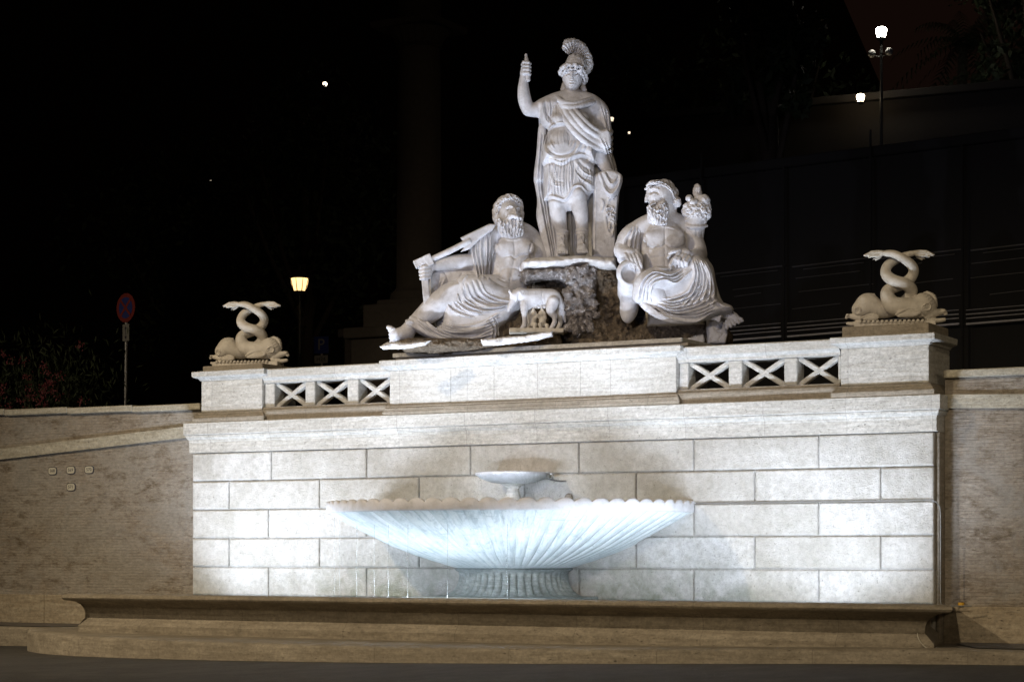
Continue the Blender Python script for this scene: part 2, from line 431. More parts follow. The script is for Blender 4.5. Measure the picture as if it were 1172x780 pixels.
def between(A, B, n, wd, am, inc=(0, 1)):
    """n strokes blended from guide line A to guide line B"""
    out = []
    for i in range(n):
        t = inc[0]+(inc[1]-inc[0])*(i/(n-1) if n > 1 else .5)
        m = max(len(A), len(B)); assert len(A) == len(B)
        out.append(([(A[j][0]*(1-t)+B[j][0]*t, A[j][1]*(1-t)+B[j][1]*t) for j in range(m)], wd, am))
    return out
def folds(A, B, n, wd=1.5, am=1.5):
    """ridges with grooves between them: a gathered piece of cloth"""
    o = between(A, B, n, wd, am)
    if n > 1:
        h = .5/(n-1); o += between(A, B, n-1, wd*.62, -am*1.35, (h, 1-h))
    q = []
    for p, w_, m_ in o:                                  # hand-carved: no two folds alike
        k = .55+.9*_R.rand(); L = len(p); a = _R.rand()*.12; c_ = _R.randn(2)*.9
        p2 = [(x+c_[0]*math.sin(2.2*i+a), y+c_[1]*math.cos(1.7*i)) for i, (x, y) in enumerate(p)]
        q.append((p2, w_*(.75+.5*_R.rand()), m_*k))
    return q
def curls(region, n, r, am, rng, sq=1.0):
    """small comma-shaped locks of hair"""
    out = []
    for _ in range(n):
        a, b = region(rng); t = rng.rand()*6.28; q = []
        for k in range(5):
            q.append((a+math.cos(t+k*.8)*r*(1-.1*k), b+math.sin(t+k*.8)*r*(1-.1*k)*sq))
        out.append((q, r*.42, am)); out.append(([(a, b)], r*.4, -am*.9))
    return out
# local frame that faces the viewer's side of the square; lean compensates the upward view
def hand(cv, wrist, palm, dirs, r=1.9, pr=3.6, k=1.2):
    """palm plus five separate bent fingers; dirs: list of finger polylines"""
    cv.cap(wrist, palm, pr*.8, pr, 2, sw=.8)
    for i, f in enumerate(dirs):
        rr = r*(1.15 if i == 0 else 1.0)
        cv.tube([(*palm, rr)]+[(*p, rr*(.95-.1*j)) for j, p in enumerate(f)], k*.5, spline=False)
# ------------------------------------------------------------------ more materials
def brick_mat():
    s = N('thin_roman_brick'); v = s.world()
    # wall faces run along x: use x, z as the brick plane
    sep = s.n('SeparateXYZ'); s.L(v, sep.inputs[0]); cmb = s.n('CombineXYZ'); s.L(sep.outputs['X'], cmb.inputs[0]); s.L(sep.outputs['Z'], cmb.inputs[1])
    wob = s.noise(v, 1.1, 3, .5); wv = s.n('VectorMath', operation='ADD'); s.L(cmb.outputs[0], wv.inputs[0])
    wc = s.n('CombineXYZ'); s.L(s.math('MULTIPLY', wob, .03), wc.inputs[1]); s.L(wc.outputs[0], wv.inputs[1])
    br = s.n('TexBrick'); s.L(wv.outputs[0], br.inputs['Vector']); br.inputs['Scale'].default_value = 1.0
    br.inputs['Brick Width'].default_value = .28; br.inputs['Row Height'].default_value = .052; br.inputs['Mortar Size'].default_value = .007
    br.inputs['Mortar Smooth'].default_value = .6; br.inputs['Color1'].default_value = (.35, .295, .235, 1); br.inputs['Color2'].default_value = (.24, .195, .15, 1)
    br.inputs['Mortar'].default_value = (.26, .22, .17, 1); br.inputs['Bias'].default_value = -.1
    sm = s.noise(v, .8, 6, .65, .5); md = s.noise(s.world((1, 1, 2.4)), 2.3, 7, .72, .3); hi = s.noise(s.world((1, 1, 5)), 9, 5, .75)
    col = s.mix(s.ramp(sm, (.36, 0), (.60, .95)), br.outputs['Color'], (.37, .34, .30))
    col = s.mix(s.math('MULTIPLY', s.ramp(md, (.50, 0), (.66, 1)), .8), col, (.12, .085, .05))
    col = s.mix(s.math('MULTIPLY', s.ramp(hi, (.57, 0), (.66, 1)), .7), col, (.09, .065, .045))
    col = s.mix(s.math('MULTIPLY', s.ramp(hi, (.36, 1), (.44, 0)), .6), col, (.45, .42, .37))
    gp = s.noise(s.world((1, 1, 1.3)), .9, 7, .7, .8); col = s.mix(s.math('MULTIPLY', s.ramp(gp, (.50, 0), (.60, 1)), .7), col, (.33, .31, .28))
    gq = s.noise(s.world((1, 1, 1.8)), 13, 4, .8); col = s.mix(.5, col, s.ramp(gq, (.36, .45), (.62, 1.0)), 'MULTIPLY')
    h = s.math('ADD', s.math('MULTIPLY', br.outputs['Fac'], -.28), s.math('MULTIPLY', hi, 1.0))
    return s.done(col, .9, s.bump(h, .8, .02))
M['brick'] = brick_mat()
def asphalt_mat():
    s = N('worn_asphalt'); v = s.world(); f = s.noise(v, 45, 4, .8); m = s.noise(s.world((1, .5, 1)), 1.4, 6, .65); g = s.noise(s.world((2, .6, 1)), 12, 5, .7)
    col = s.mix(s.ramp(m, (.3, 0), (.7, 1)), (.062, .056, .050), (.105, .096, .088))
    col = s.mix(s.math('MULTIPLY', s.ramp(f, (.55, 0), (.7, 1)), .5), col, (.17, .16, .15))
    col = s.mix(s.math('MULTIPLY', s.ramp(g, (.55, 0), (.7, 1)), .6), col, (.035, .031, .028))
    k = s.noise(s.world((1, .4, 1)), 3.2, 7, .85); col = s.mix(.8, col, s.ramp(k, (.36, .45), (.64, 1.0)), 'MULTIPLY')
    return s.done(col, .8, s.bump(s.math('ADD', f, s.math('ADD', g, k)), .9, .03))
M['asphalt'] = asphalt_mat()
M['dark_pave'] = plain('dark_paving', (.13, .115, .10), .85)
def rock_mat(name, base, dark, light=None):
    s = N(name); v = s.world(); a = s.noise(v, 4, 7, .7, .6); b = s.noise(v, 17, 6, .75, .3); c = s.noise(v, 40, 4, .8)
    col = s.mix(s.ramp(a, (.40, 0), (.60, 1)), dark, base)
    col = s.mix(s.math('MULTIPLY', s.ramp(b, (.50, 1), (.58, 0)), .6), col, tuple(x*.35 for x in dark))
    if light: col = s.mix(s.ramp(b, (.57, 0), (.66, 1)), col, light)
    return s.done(col, .9, s.bump(s.math('ADD', b, s.math('MULTIPLY', c, .5)), 1.0, .05))
M['rock'] = rock_mat('mossy_tufa', (.27, .21, .145), (.13, .095, .06))
M['tufa'] = rock_mat('pale_tufa', (.40, .37, .36), (.20, .17, .15), (.58, .56, .58))
M['slab'] = marble('chipped_marble_slab', (.58, .57, .57), (.40, .38, .36), .6, .8)
def water_mat():
    s = N('basin_water'); v = s.world(); a = s.noise(v, 5, 3, .6); 
    s.b.inputs['Transmission Weight'].default_value = .7; s.b.inputs['IOR'].default_value = 1.33
    return s.done((.45, .72, .70), .08, s.bump(a, .25, .03))
M['water'] = water_mat()
def fall_mat():
    s = N('falling_water'); s.b.inputs['Alpha'].default_value = .35; s.b.inputs['Transmission Weight'].default_value = .3
    return s.done((.86, .92, .95), .2)
M['fall'] = fall_mat()
def film_mat():
    s = N('thin_water_sheet'); v = s.world((14, 14, 1.6)); a = s.noise(v, 3, 5, .75)
    s.L(s.ramp(a, (.50, .0), (.75, .30)), s.b.inputs['Alpha'])
    return s.done((.85, .9, .93), .15, None, IOR=1.33)
M['film'] = film_mat()
def bowl_mat():
    s = N('fluted_bowl_marble'); v = s.world(); a = s.noise(v, 1.7, 7, .68, .6); b = s.noise(s.world((1, 1, .5)), 7, 6, .7); c = s.noise(v, 24, 4, .75)
    col = s.mix(s.ramp(a, (.34, 0), (.58, 1)), (.56, .62, .64), (.70, .745, .755))
    col = s.mix(s.math('MULTIPLY', s.ramp(b, (.54, 0), (.68, 1)), .6), col, (.30, .37, .38))
    col = s.mix(s.math('MULTIPLY', s.ramp(c, (.30, 1), (.38, 0)), .5), col, (.22, .25, .24))
    sp = s.n('SeparateXYZ'); s.L(s.tc.outputs['Object'], sp.inputs[0]); cb = s.n('CombineXYZ'); s.L(sp.outputs['X'], cb.inputs[0]); s.L(sp.outputs['Y'], cb.inputs[1])
    nm = s.n('VectorMath', operation='NORMALIZE'); s.L(cb.outputs[0], nm.inputs[0]); sc = s.n('VectorMath', operation='SCALE'); s.L(nm.outputs[0], sc.inputs[0]); sc.inputs['Scale'].default_value = 13
    cz = s.n('CombineXYZ'); s.L(s.math('MULTIPLY', sp.outputs['Z'], 1.4), cz.inputs[2]); ad = s.n('VectorMath', operation='ADD'); s.L(sc.outputs[0], ad.inputs[0]); s.L(cz.outputs[0], ad.inputs[1])
    st = s.noise(ad.outputs[0], 3.0, 6, .75, .2); col = s.mix(s.math('MULTIPLY', s.ramp(st, (.50, 0), (.60, 1)), .55), col, (.33, .40, .43))
    col = s.mix(s.math('MULTIPLY', s.ramp(st, (.36, 1), (.42, 0)), .6), col, (.74, .78, .80))
    bnd = s.noise(s.world((.8, .8, 9)), 2.2, 5, .7); col = s.mix(s.math('MULTIPLY', s.ramp(bnd, (.60, 0), (.68, 1)), .5), col, (.26, .33, .36))
    return s.done(col, .35, s.bump(s.math('ADD', b, s.math('MULTIPLY', st, .8)), .45, .015))
M['bowl'] = bowl_mat()
M['foot'] = travertine('shade_toned_foot', (.42, .46, .45), (.22, .26, .25), .5, 1.2, .6)  # shade under the bowl is put into this darker foot colour
M['metal'] = plain('galvanised_metal', (.42, .42, .43), .45, .8)
M['conduit'] = plain('grey_conduit', (.22, .22, .21), .6); M['iron'] = plain('dark_cast_iron', (.03, .03, .028), .5, .3)
M['red'] = plain('sign_red', (.26, .025, .02), .5); M['blue'] = plain('sign_blue', (.025, .045, .26), .5); M['white'] = plain('sign_white', (.30, .30, .29), .5)
M['plate'] = plain('enamel_plate', (.55, .52, .42), .5); M['ink'] = plain('plate_ink', (.05, .05, .07), .5); M['yellow'] = plain('yellow_plastic', (.75, .42, .03), .5)
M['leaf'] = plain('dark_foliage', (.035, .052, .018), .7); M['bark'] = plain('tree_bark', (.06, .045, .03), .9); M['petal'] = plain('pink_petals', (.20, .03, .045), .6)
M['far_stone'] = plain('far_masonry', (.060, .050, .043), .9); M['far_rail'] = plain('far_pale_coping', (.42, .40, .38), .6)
M['cable'] = plain('pale_cable', (.5, .47, .4), .6)

# ------------------------------------------------------------------ ground, road, step
def plan_sheet(name, front, back_y, zf, mat, drop=None, kind='structure'):
    pass
# road: gently sloping sheet reaching the horizon
bm = bmesh.new()
def road_z(x, y): return max(-.30, min(.14, -0.055+.0140*x-.004*(y+4)))
xs = [-700, -200, -60, -30, -20, -14, -10, -7, -4, -1, 2, 5, 8, 11, 15, 25, 60, 200, 700]; ys = [-600, -150, -60, -35, -20, -12, -8, -6, -4.5, -3, -1.8, -.8, .25]
gv = [[bm.verts.new((x, y, road_z(x, y))) for x in xs] for y in ys]
for j in range(len(ys)-1):
    for i in range(len(xs)-1): bm.faces.new((gv[j][i], gv[j][i+1], gv[j+1][i+1], gv[j+1][i]))
tag(smooth(obj('road', bm, M['asphalt'])), kind='structure')
# raised stone platform (kerb) with a bowed front; (x, y, top z, bottom z)
EDGE = [(-30, -1.55, .122), (-14, -1.5, .127), (-10.6, -1.45, .132), (-8.9, -1.5, .137), (-8.45, -1.75, .16), (-8.28, -2.25, .17), (-7.95, -2.9, .175), (-7.1, -3.75, .18), (-5.9, -4.55, .18), (-4.4, -5.15, .18), (-2.6, -5.52, .18), (-.8, -5.65, .18),
        (1.1, -5.6, .18), (2.9, -5.3, .185), (4.5, -4.9, .20), (5.9, -4.5, .215), (6.9, -4.25, .23), (7.7, -4.12, .238), (8.6, -4.05, .24), (10, -4.0, .24), (14, -3.95, .245), (30, -3.95, .25)]
P_ = [tuple(p) for p in catmull([(a, b, c_) for a, b, c_ in EDGE], .35)]
bm = bmesh.new(); rows = []
for i, p in enumerate(P_):
    a = P_[max(0, i-1)]; b = P_[min(len(P_)-1, i+1)]; t = Vector((b[0]-a[0], b[1]-a[1])).normalized(); n = Vector((t.y, -t.x))
    x, y, z = p; wob = .008*math.sin(i*1.7)+.006*math.sin(i*.63)
    rows.append([bm.verts.new((x-n.x*.35, y-n.y*.35, z+.004)), bm.verts.new((x-n.x*.04, y-n.y*.04, z+wob*.3)), bm.verts.new((x-n.x*.012, y-n.y*.012, z-.014)), bm.verts.new((x+n.x*(.004+wob), y+n.y*(.004+wob), z-.05)), bm.verts.new((x+n.x*wob, y+n.y*wob, -.45))])
for a, b in zip(rows[:-1], rows[1:]):
    for k in range(4): bm.faces.new((a[k], a[k+1], b[k+1], b[k]))
inner = [r[0] for r in rows]
bk = [bm.verts.new((v.co.x, .36, .128)) for v in inner]
for i in range(len(inner)-1): 
    if inner[i].co.x < inner[i+1].co.x: bm.faces.new((inner[i], inner[i+1], bk[i+1], bk[i]))
recalc(bm); kerb = tag(smooth(obj('pavement', bm, M['step_stone']), 40), kind='structure')
# dark paving strips between the walls and the kerb, left and right of the fountain
for pts in ([(-30, -1.2, .134), (-8.75, -1.2, .141), (-8.75, .28, .136), (-30, .28, .134)], [(8.45, -3.55, .244), (30, -3.5, .25), (30, .28, .146), (7.1, .28, .142), (7.2, -.4, .158)]):
    bm = bmesh.new(); bm.faces.new([bm.verts.new((x, y, z+.008)) for x, y, z in pts]); tag(obj('pavement_inlay', bm, M['dark_pave']), kind='structure')

# ------------------------------------------------------------------ the fountain wall
fw = empty('fountain_wall', (0, 0, 0), 'white travertine fountain wall of large blocks with cornice and cross-pattern balustrades', 'wall')
HW = 6.77
COURSES = [(.12, .705), (.705, 1.207), (1.207, 1.712), (1.712, 2.214), (2.214, 2.716), (2.716, 3.218)]
bm = bmesh.new()
bbox(bm, -HW+.03, HW-.03, .045, .36, .1, 3.3, 0)       # core behind the joints
rng = random.Random(4)
for ci, (z0, z1) in enumerate(COURSES):
    odd = ci % 2
    j = ([-HW, -5.96, -4.04, -2.04, -.04, 1.96, 3.96, 5.96, HW] if ci in (2, 4) else [-HW, -5.05 if ci == 5 else -5.11, -3.08, -1.05, .95, 2.945, 4.99, HW])
    if ci == 4: j = [-HW, -5.96, -4.04, -2.04, -.04, 1.96, 3.96, 5.96, HW]
    for x0, x1 in zip(j[:-1], j[1:]):
        o = rng.uniform(-.004, .004); g = .009; y0 = -.0+o
        vs = bbox(bm, x0+g, x1-g, y0, .30, z0+g, z1-g, 0)
        front = [v for v in vs if v.co.y < .1]
        for v in front:                                   # wide chamfer round each face
            pass
        f = [f_ for f_ in bm.faces if all(v in front for v in f_.verts)]
        es = [e for e in f[0].edges]
        bmesh.ops.bevel(bm, geom=es, offset=.026, segments=2, profile=.45, affect='EDGES')
recalc(bm)
smooth(obj('block_facing', bm, M['block'], fw), 25)
box('corner_strip', HW-.002, HW+.05, .09, .36, .12, 3.22, M['brown_stone'], fw, .01)  # unlit side face of the wall; its shade is put into the brown colour
# frieze with top moulding
moulding('frieze', -HW-.02, HW+.02, .5, {'y': 0, 'p': [(.0, 3.222), (.02, 3.225), (.02, 3.41), (.028, 3.43), (.028, 3.45), (.04, 3.46), (.055, 3.48), (.068, 3.505), (.07, 3.53)]}, M['stone'], fw)
moulding('cornice', -HW-.02, HW+.02, 1.3, {'y': 0, 'p': [(.03, 3.534), (.085, 3.536), (.095, 3.55), (.095, 3.745), (.085, 3.757)]}, M['stone'], fw)
# solid mass behind and the floor under the statues
box('parapet_core', -6.6, 6.6, .32, 2.9, .2, 3.745, M['brown_stone'], fw, 0)
# central die
BASEP = [(.09, 3.762), (.09, 3.80), (.085, 3.815), (.08, 3.825), (.075, 3.85), (.07, 3.87), (.05, 3.885), (.045, 3.905), (.01, 3.925), (.0, 3.945)]
ce = empty('parapet_panel', (0, 0, 0), None, None); del_ = None
ce.parent = fw
moulding('base_moulding', -2.61, 2.65, 1.2, {'y': .0, 'p': BASEP}, M['brown_stone'], ce)
bm = bmesh.new()
for x0, x1 in ((-2.61, -1.42), (-1.42, -.60), (-.60, .98), (.98, 2.65)): bbox(bm, x0+.0015, x1-.0015, .0, 1.2, 3.946, 4.50, .003)
obj('die', bm, M['stone'], ce)
moulding('cap_moulding', -2.61, 2.65, 1.2, {'y': .0, 'p': [(.0, 4.502), (.03, 4.515), (.05, 4.54), (.10, 4.56), (.13, 4.575), (.13, 4.66), (.12, 4.672)]}, M['stone'], ce)
box('top_slab', -2.58, 2.80, .12, 2.6, 4.674, 4.725, M['brown_stone'], ce, .01)
box('top_slab', -2.60, 2.72, .06, 2.6, 4.727, 4.80, M['stone'], ce, .012)
# balustrades with crossed bars
def balustrade(x0, x1, posts, op):
    e = empty('balustrade', (0, 0, 0), None, None); e.parent = fw
    moulding('base_moulding', x0, x1, .62, {'y': .10, 'p': [(.10, 3.761), (.10, 3.90), (.09, 3.93), (.055, 3.95), (.05, 3.985)]}, M['brown_stone'], e, False, False)
    moulding('top_rail', x0, x1, .62, {'y': .10, 'p': [(.0, 4.405), (.03, 4.41), (.035, 4.45), (.06, 4.47), (.10, 4.50), (.105, 4.63), (.09, 4.645)]}, M['stone'], e, False, False)
    for a, b in posts: box('post', a, b, .10, .40, 3.986, 4.404, M['stone'], e, .012)
    for a, b in op:
        bm = bmesh.new(); zc, xc = (3.986+4.404)/2, (a+b)/2; hw = (b-a)/2; hh = .209; L = math.hypot(hw, hh); an = math.atan2(hh, hw)
        done_ = set()
        for s, yo in ((1, 0), (-1, .003)):
            bbox(bm, -L-.02, L+.02, .155+yo, .27+yo, -.039, .039, .012)
            R_ = Matrix.Rotation(-s*an, 4, 'Y')
            for v in bm.verts:
                if v in done_: continue
                v.co = R_ @ v.co; v.co += Vector((xc, 0, zc))
            done_ = set(bm.verts)
        # trim what sticks out of the opening
        for co, no in (((a+.002, 0, 0), (-1, 0, 0)), ((b-.002, 0, 0), (1, 0, 0)), ((0, 0, 3.988), (0, 0, -1)), ((0, 0, 4.402), (0, 0, 1))):
            bmesh.ops.bisect_plane(bm, geom=bm.verts[:]+bm.edges[:]+bm.faces[:], plane_co=co, plane_no=no, clear_outer=True)
        obj('cross_bars', bm, M['stone'], e)
balustrade(2.652, 5.31, [(2.66, 2.81), (3.49, 3.71), (4.40, 4.61), (5.26, 5.31)], [(2.81, 3.49), (3.71, 4.40), (4.61, 5.26)])
balustrade(-5.25, -2.612, [(-5.25, -5.05), (-4.40, -4.20), (-3.53, -3.31), (-2.67, -2.612)], [(-5.05, -4.40), (-4.20, -3.53), (-3.31, -2.67)])
# pedestals
for sx0, sx1, pz in ((-6.58, -5.26, 4.757), (5.33, 6.68, 4.82)):
    e = empty('pedestal', (0, 0, 0), None, None); e.parent = fw
    moulding('base_moulding', sx0, sx1, 1.04, {'y': .03, 'p': [(.115, 3.762), (.115, 3.82), (.11, 3.835), (.09, 3.845), (.08, 3.87), (.045, 3.90), (.04, 3.92), (.0, 3.94)]}, M['brown_stone'], e)
    box('die', sx0, sx1, .03, 1.04, 3.941, 4.49, M['stone'], e, .006)
    moulding('cap_moulding', sx0, sx1, 1.04, {'y': .03, 'p': [(.0, 4.491), (.02, 4.50), (.035, 4.53), (.10, 4.55), (.12, 4.565), (.125, 4.645), (.115, 4.655)]}, M['stone'], e)
    box('plinth', sx0+.01, sx1-.01, .05, 1.02, 4.657, pz, M['brown_stone'], e, .012)
# ------------------------------------------------------------------ flanking brick walls
def flank(name, x0, x1, ztop, zb0, zb1, label, joints):
    e = empty(name, (0, 0, 0), label, 'wall')
    bm = bmesh.new()
    vs = [bm.verts.new(p) for p in ((x0, .36, .1), (x1, .36, .1), (x1, .36, 4.06), (x0, .36, 4.06), (x0, 1.0, .1), (x1, 1.0, .1), (x1, 1.0, 4.06), (x0, 1.0, 4.06))]
    for q in ((0, 1, 2, 3), (5, 4, 7, 6), (1, 5, 6, 2), (4, 0, 3, 7), (3, 2, 6, 7)): bm.faces.new([vs[i] for i in q])
    recalc(bm); obj('brickwork', bm, M['brick'], e)
    bm = bmesh.new()                                      # raised band; its height changes along the wall
    nseg = 9; rg = random.Random(2)
    for i in range(nseg):
        a = x0+(x1-x0)*i/nseg; b = x0+(x1-x0)*(i+1)/nseg-.004; za, zb = zb0+(zb1-zb0)*i/nseg, zb0+(zb1-zb0)*(i+1)/nseg
        v = [bm.verts.new(p) for p in ((a, .29, za-.20), (b, .29, zb-.20), (b, .29, zb), (a, .29, za), (a, .365, za-.20), (b, .365, zb-.20), (b, .365, zb), (a, .365, za))]
        for q in ((0, 1, 2, 3), (3, 2, 6, 7), (4, 5, 1, 0), (1, 5, 6, 2), (4, 0, 3, 7)): bm.faces.new([v[k] for k in q])
    recalc(bm); obj('stone_band', bm, M['stone_dim'], e)
    bm = bmesh.new(); n = int(abs(x1-x0)/1.5)
    for i in range(n):
        a = x0+(x1-x0)*i/n; b = x0+(x1-x0)*(i+1)/n-.004; za = ztop[0]+(ztop[1]-ztop[0])*i/n
        bbox(bm, min(a, b), max(a, b), .27, 1.1, za-.115, za, .012)
    obj('coping', bm, M['stone_dim'], e)
    bm = bmesh.new(); n = int(abs(x1-x0)/1.2)
    for i in range(n):
        a = x0+(x1-x0)*i/n; b = x0+(x1-x0)*(i+1)/n-.005
        bbox(bm, min(a, b), max(a, b), .285+rg.uniform(0, .006), .365, .08, .672, .008)
    obj('plinth', bm, M['plinth_stone'], e)
    return e
M['plinth_stone'] = travertine('pitted_plinth_travertine', (.52, .45, .34), (.36, .29, .20), .9, .8, .6)
M['stone_dim'] = travertine('weathered_coping', (.62, .59, .50), (.44, .40, .31), .55, 1.0, .6)
flank('flank_wall', -30, -6.8, (4.40, 4.11), 2.2, 3.745, 'brown brick wall with a sloping stone band, bearing four numbered plates', None)
flank('flank_wall', 6.82, 26, (4.13, 4.95), 3.776, 3.15, 'grey brick wall with level stone band at the end of the cross balustrade near the conduit', None)
# ------------------------------------------------------------------ long trough
tr = empty('trough', (0, 0, 0), 'long low brown stone water trough with rounded rim in front of the block wall', 'basin')
YF = -3.7; XL, XR = -6.55, 8.15
ZT = .795
prof = [(-.30, .23), (-.30, .39), (-.32, .40), (-.33, .41), (-.33, .50), (-.31, .56), (-.26, .62), (-.18, .665), (-.09, .685), (-.03, .69), (.0, .705), (.02, .735), (.015, .765), (-.01, .785), (-.05, .795), (-.26, .797), (-.30, .79), (-.30, .70), (-.42, .60), (-.50, .30)]
# plinth profile at the foot
prof = [(-.215, .10), (-.215, .285), (-.235, .30), (-.245, .315)]+prof[3:]
path = [((XL-.95, .28), (-.975, -.22)), ((XL-.03, YF+.13), (-.95, -.45)), ((XL+.02, YF+.04), (-.8, -.8)), ((XL+.10, YF), (-.4, -1))]
nx_ = 12
for i in range(nx_+1): path.append(((XL+.45+(XR-.02-XL-.45)*i/nx_, YF), (0, -1)))
path[-1] = ((XR, YF), (1.333, -1)); path += [((6.98, .28), (.96, .28))]
bm = bmesh.new(); rr_ = sweep(bm, prof, path, cap=False); recalc(bm)
for ring, dz in ((rr_[0], -.105), (rr_[-1], -.125)):          # the side returns run down to the height of the wall plinth
    for v in ring: v.co.z += dz*max(0, (v.co.z-.3)/.5)
smooth(obj('basin_wall', bm, M['step_stone'], tr), 35)
# small wobble of the road-side foot course
bm = bmesh.new()
wp = [(XL-.75, .2), (XL+.1, YF+.35), (XL+.5, YF+.32), (XR-.3, YF+.32), (6.8, .2)]
f_ = bm.faces.new([bm.verts.new((x, y, .66)) for x, y in wp])
recalc(bm); bm.normal_update()
if f_.normal.z < 0: f_.normal_flip()
tag(obj('water', bm, M['water']), kind='structure')
# ------------------------------------------------------------------ fluted bowl on its foot
BC = (0, -.42)
bw = empty('fountain_bowl', (BC[0], BC[1], .66), 'huge half-round fluted marble bowl with scalloped rim on a ribbed foot', 'basin')
def half_revolve(name, prof, nfl, amp, mat, parent, scal=0, sub=6, ymax=.30, rim_from=None):
    """prof: list of (r, z, flute weight, rim scallop weight); full circle, the part inside the wall is cut away"""
    bm = bmesh.new(); n = nfl*sub; rings = []
    for r, z, fw_, sw_ in prof:
        ring = []
        for i in range(n):
            t = 2*PI*i/n; c = abs(math.sin(nfl*t/2)); ph = (c**.5)
            rr = r*(1-amp*fw_*(1-ph)); zz = z+scal*sw_*ph
            ring.append(bm.verts.new((rr*math.cos(t), rr*math.sin(t), zz-.66)))
        rings.append(ring)
    for a, b in zip(rings[:-1], rings[1:]):
        for i in range(n): bm.faces.new((a[i], a[(i+1) % n], b[(i+1) % n], b[i]))
    bmesh.ops.bisect_plane(bm, geom=bm.verts[:]+bm.edges[:]+bm.faces[:], plane_co=(0, ymax-BC[1], 0), plane_no=(0, 1, 0), clear_outer=True)
    recalc(bm); return smooth(obj(name, bm, mat, parent), 50)
R = 2.98
prof_b = [(.86, 1.20, .5, 0), (1.0, 1.235, 1, 0), (1.30, 1.325, 1, 0), (1.62, 1.43, 1, 0), (1.95, 1.56, 1, 0), (2.25, 1.71, 1, 0), (2.52, 1.85, 1, 0), (2.76, 1.98, 1, 0), (2.93, 2.078, .8, 0)]
half_revolve('fluted_underside', prof_b, 66, .042, M['bowl'], bw)
prof_r = [(2.93, 2.079, .8, 0), (2.975, 2.082, .5, 0), (2.985, 2.095, .3, .0), (2.985, 2.19, .3, .0), (2.985, 2.20, .5, .9), (2.975, 2.205, .6, 1), (2.93, 2.205, .6, 1), (2.90, 2.17, .6, .1), (2.7, 2.06, 0, 0), (2.2, 1.86, 0, 0), (1.4, 1.62, 0, 0), (.5, 1.5, 0, 0), (.02, 1.49, 0, 0)]
half_revolve('scalloped_rim', prof_r, 66, .012, M['rim'], bw, scal=.058)
bm = bmesh.new(); bmesh.ops.create_circle(bm, cap_ends=True, segments=96, radius=2.80)
for v in bm.verts: v.co.z = 2.125-.66
bmesh.ops.bisect_plane(bm, geom=bm.verts[:]+bm.edges[:]+bm.faces[:], plane_co=(0, .42, 0), plane_no=(0, 1, 0), clear_outer=True)
obj('bowl_water', bm, M['water'], bw)
prof_p = [(1.20, .60, 0, 0), (1.20, .745, 0, 0), (1.17, .76, 0, 0), (1.12, .765, .3, 0), (1.06, .785, 1, 0), (.98, .84, 1, 0), (.915, .92, 1, 0), (.88, 1.02, 1, 0), (.87, 1.10, .8, 0), (.885, 1.15, .3, 0), (.92, 1.17, 0, 0), (.95, 1.19, 0, 0), (.94, 1.205, 0, 0), (.86, 1.215, 0, 0)]
half_revolve('ribbed_foot', prof_p, 44, .07, M['foot'], bw)
box('foot_slab', -1.30, 1.30, -1.36, .45, .5-.66, .765-.66, M['foot'], bw, .015)
# small upper dish
ds = empty('upper_dish', (0, -.45, 2.1), 'small round marble dish on a baluster stem standing inside the fluted bowl', 'basin')
def lathe(name, prof, n, mat, parent, z0=0):
    bm = bmesh.new(); rings = []
    for r, z in prof: rings.append([bm.verts.new((r*math.cos(2*PI*i/n), r*math.sin(2*PI*i/n), z)) for i in range(n)])
    for a, b in zip(rings[:-1], rings[1:]):
        for i in range(n): bm.faces.new((a[i], a[(i+1) % n], b[(i+1) % n], b[i]))
    bm.faces.new(rings[0][::-1]); bm.faces.new(rings[-1]); recalc(bm)
    return smooth(obj(name, bm, mat, parent), 40)
lathe('stem', [(.26, -.5), (.26, .10), (.25, .13), (.20, .155), (.165, .19), (.125, .25), (.105, .33), (.10, .38), (.125, .40), (.13, .42), (.19, .44), (.20, .455)], 32, M['stone'], ds)
lathe('dish', [(.19, .456), (.34, .475), (.50, .53), (.585, .585), (.60, .605), (.60, .63), (.585, .637), (.54, .625), (.3, .58), (.05, .56)], 56, M['marble'], ds)
# water running off the dish and the bowl
e = empty('water_fall', (0, 0, 0), 'thin transparent veil of water falling from the edge of the small dish', 'water veil')
for a0_, a1_ in ((-2.3, -1.9), (-1.0, -.2), (-3.0, -2.62)):
    bm = bmesh.new(); pr = None
    for i in range(9):
        t = a0_+(a1_-a0_)*i/8; p = [bm.verts.new((.615*math.cos(t)*(1+.05*q), -.45+.615*math.sin(t)*(1+.05*q), 2.715-.17*q)) for q in range(4)]
        if pr:
            for q in range(3): bm.faces.new((pr[q], p[q], p[q+1], pr[q+1]))
        pr = p
    obj('veil', bm, M['film'], e)
rg = random.Random(9)
def strand(x, y, z0, z1, r):
    bm = bmesh.new(); n = 10; P0 = Vector((x, y, z0))
    for i in range(n):
        a = P0+(Vector((x+.01*math.sin(i), y-.02, z1))-P0)*(i/n); b = P0+(Vector((x+.01*math.sin(i+1), y-.02, z1))-P0)*((i+1)/n)
        cyl(bm, a, b, r*(1+.4*math.sin(i*2.1)), r*(1+.4*math.sin((i+1)*2.1)), 6, False)
    return bm
places = ['at the far left of the basin foot', 'just left of the ribbed foot', 'over the left edge of the ribbed foot', 'over the middle of the ribbed foot', 'over the right part of the ribbed foot', 'right beside the ribbed foot', 'under the outer left curve of the bowl', 'far right under the bowl']
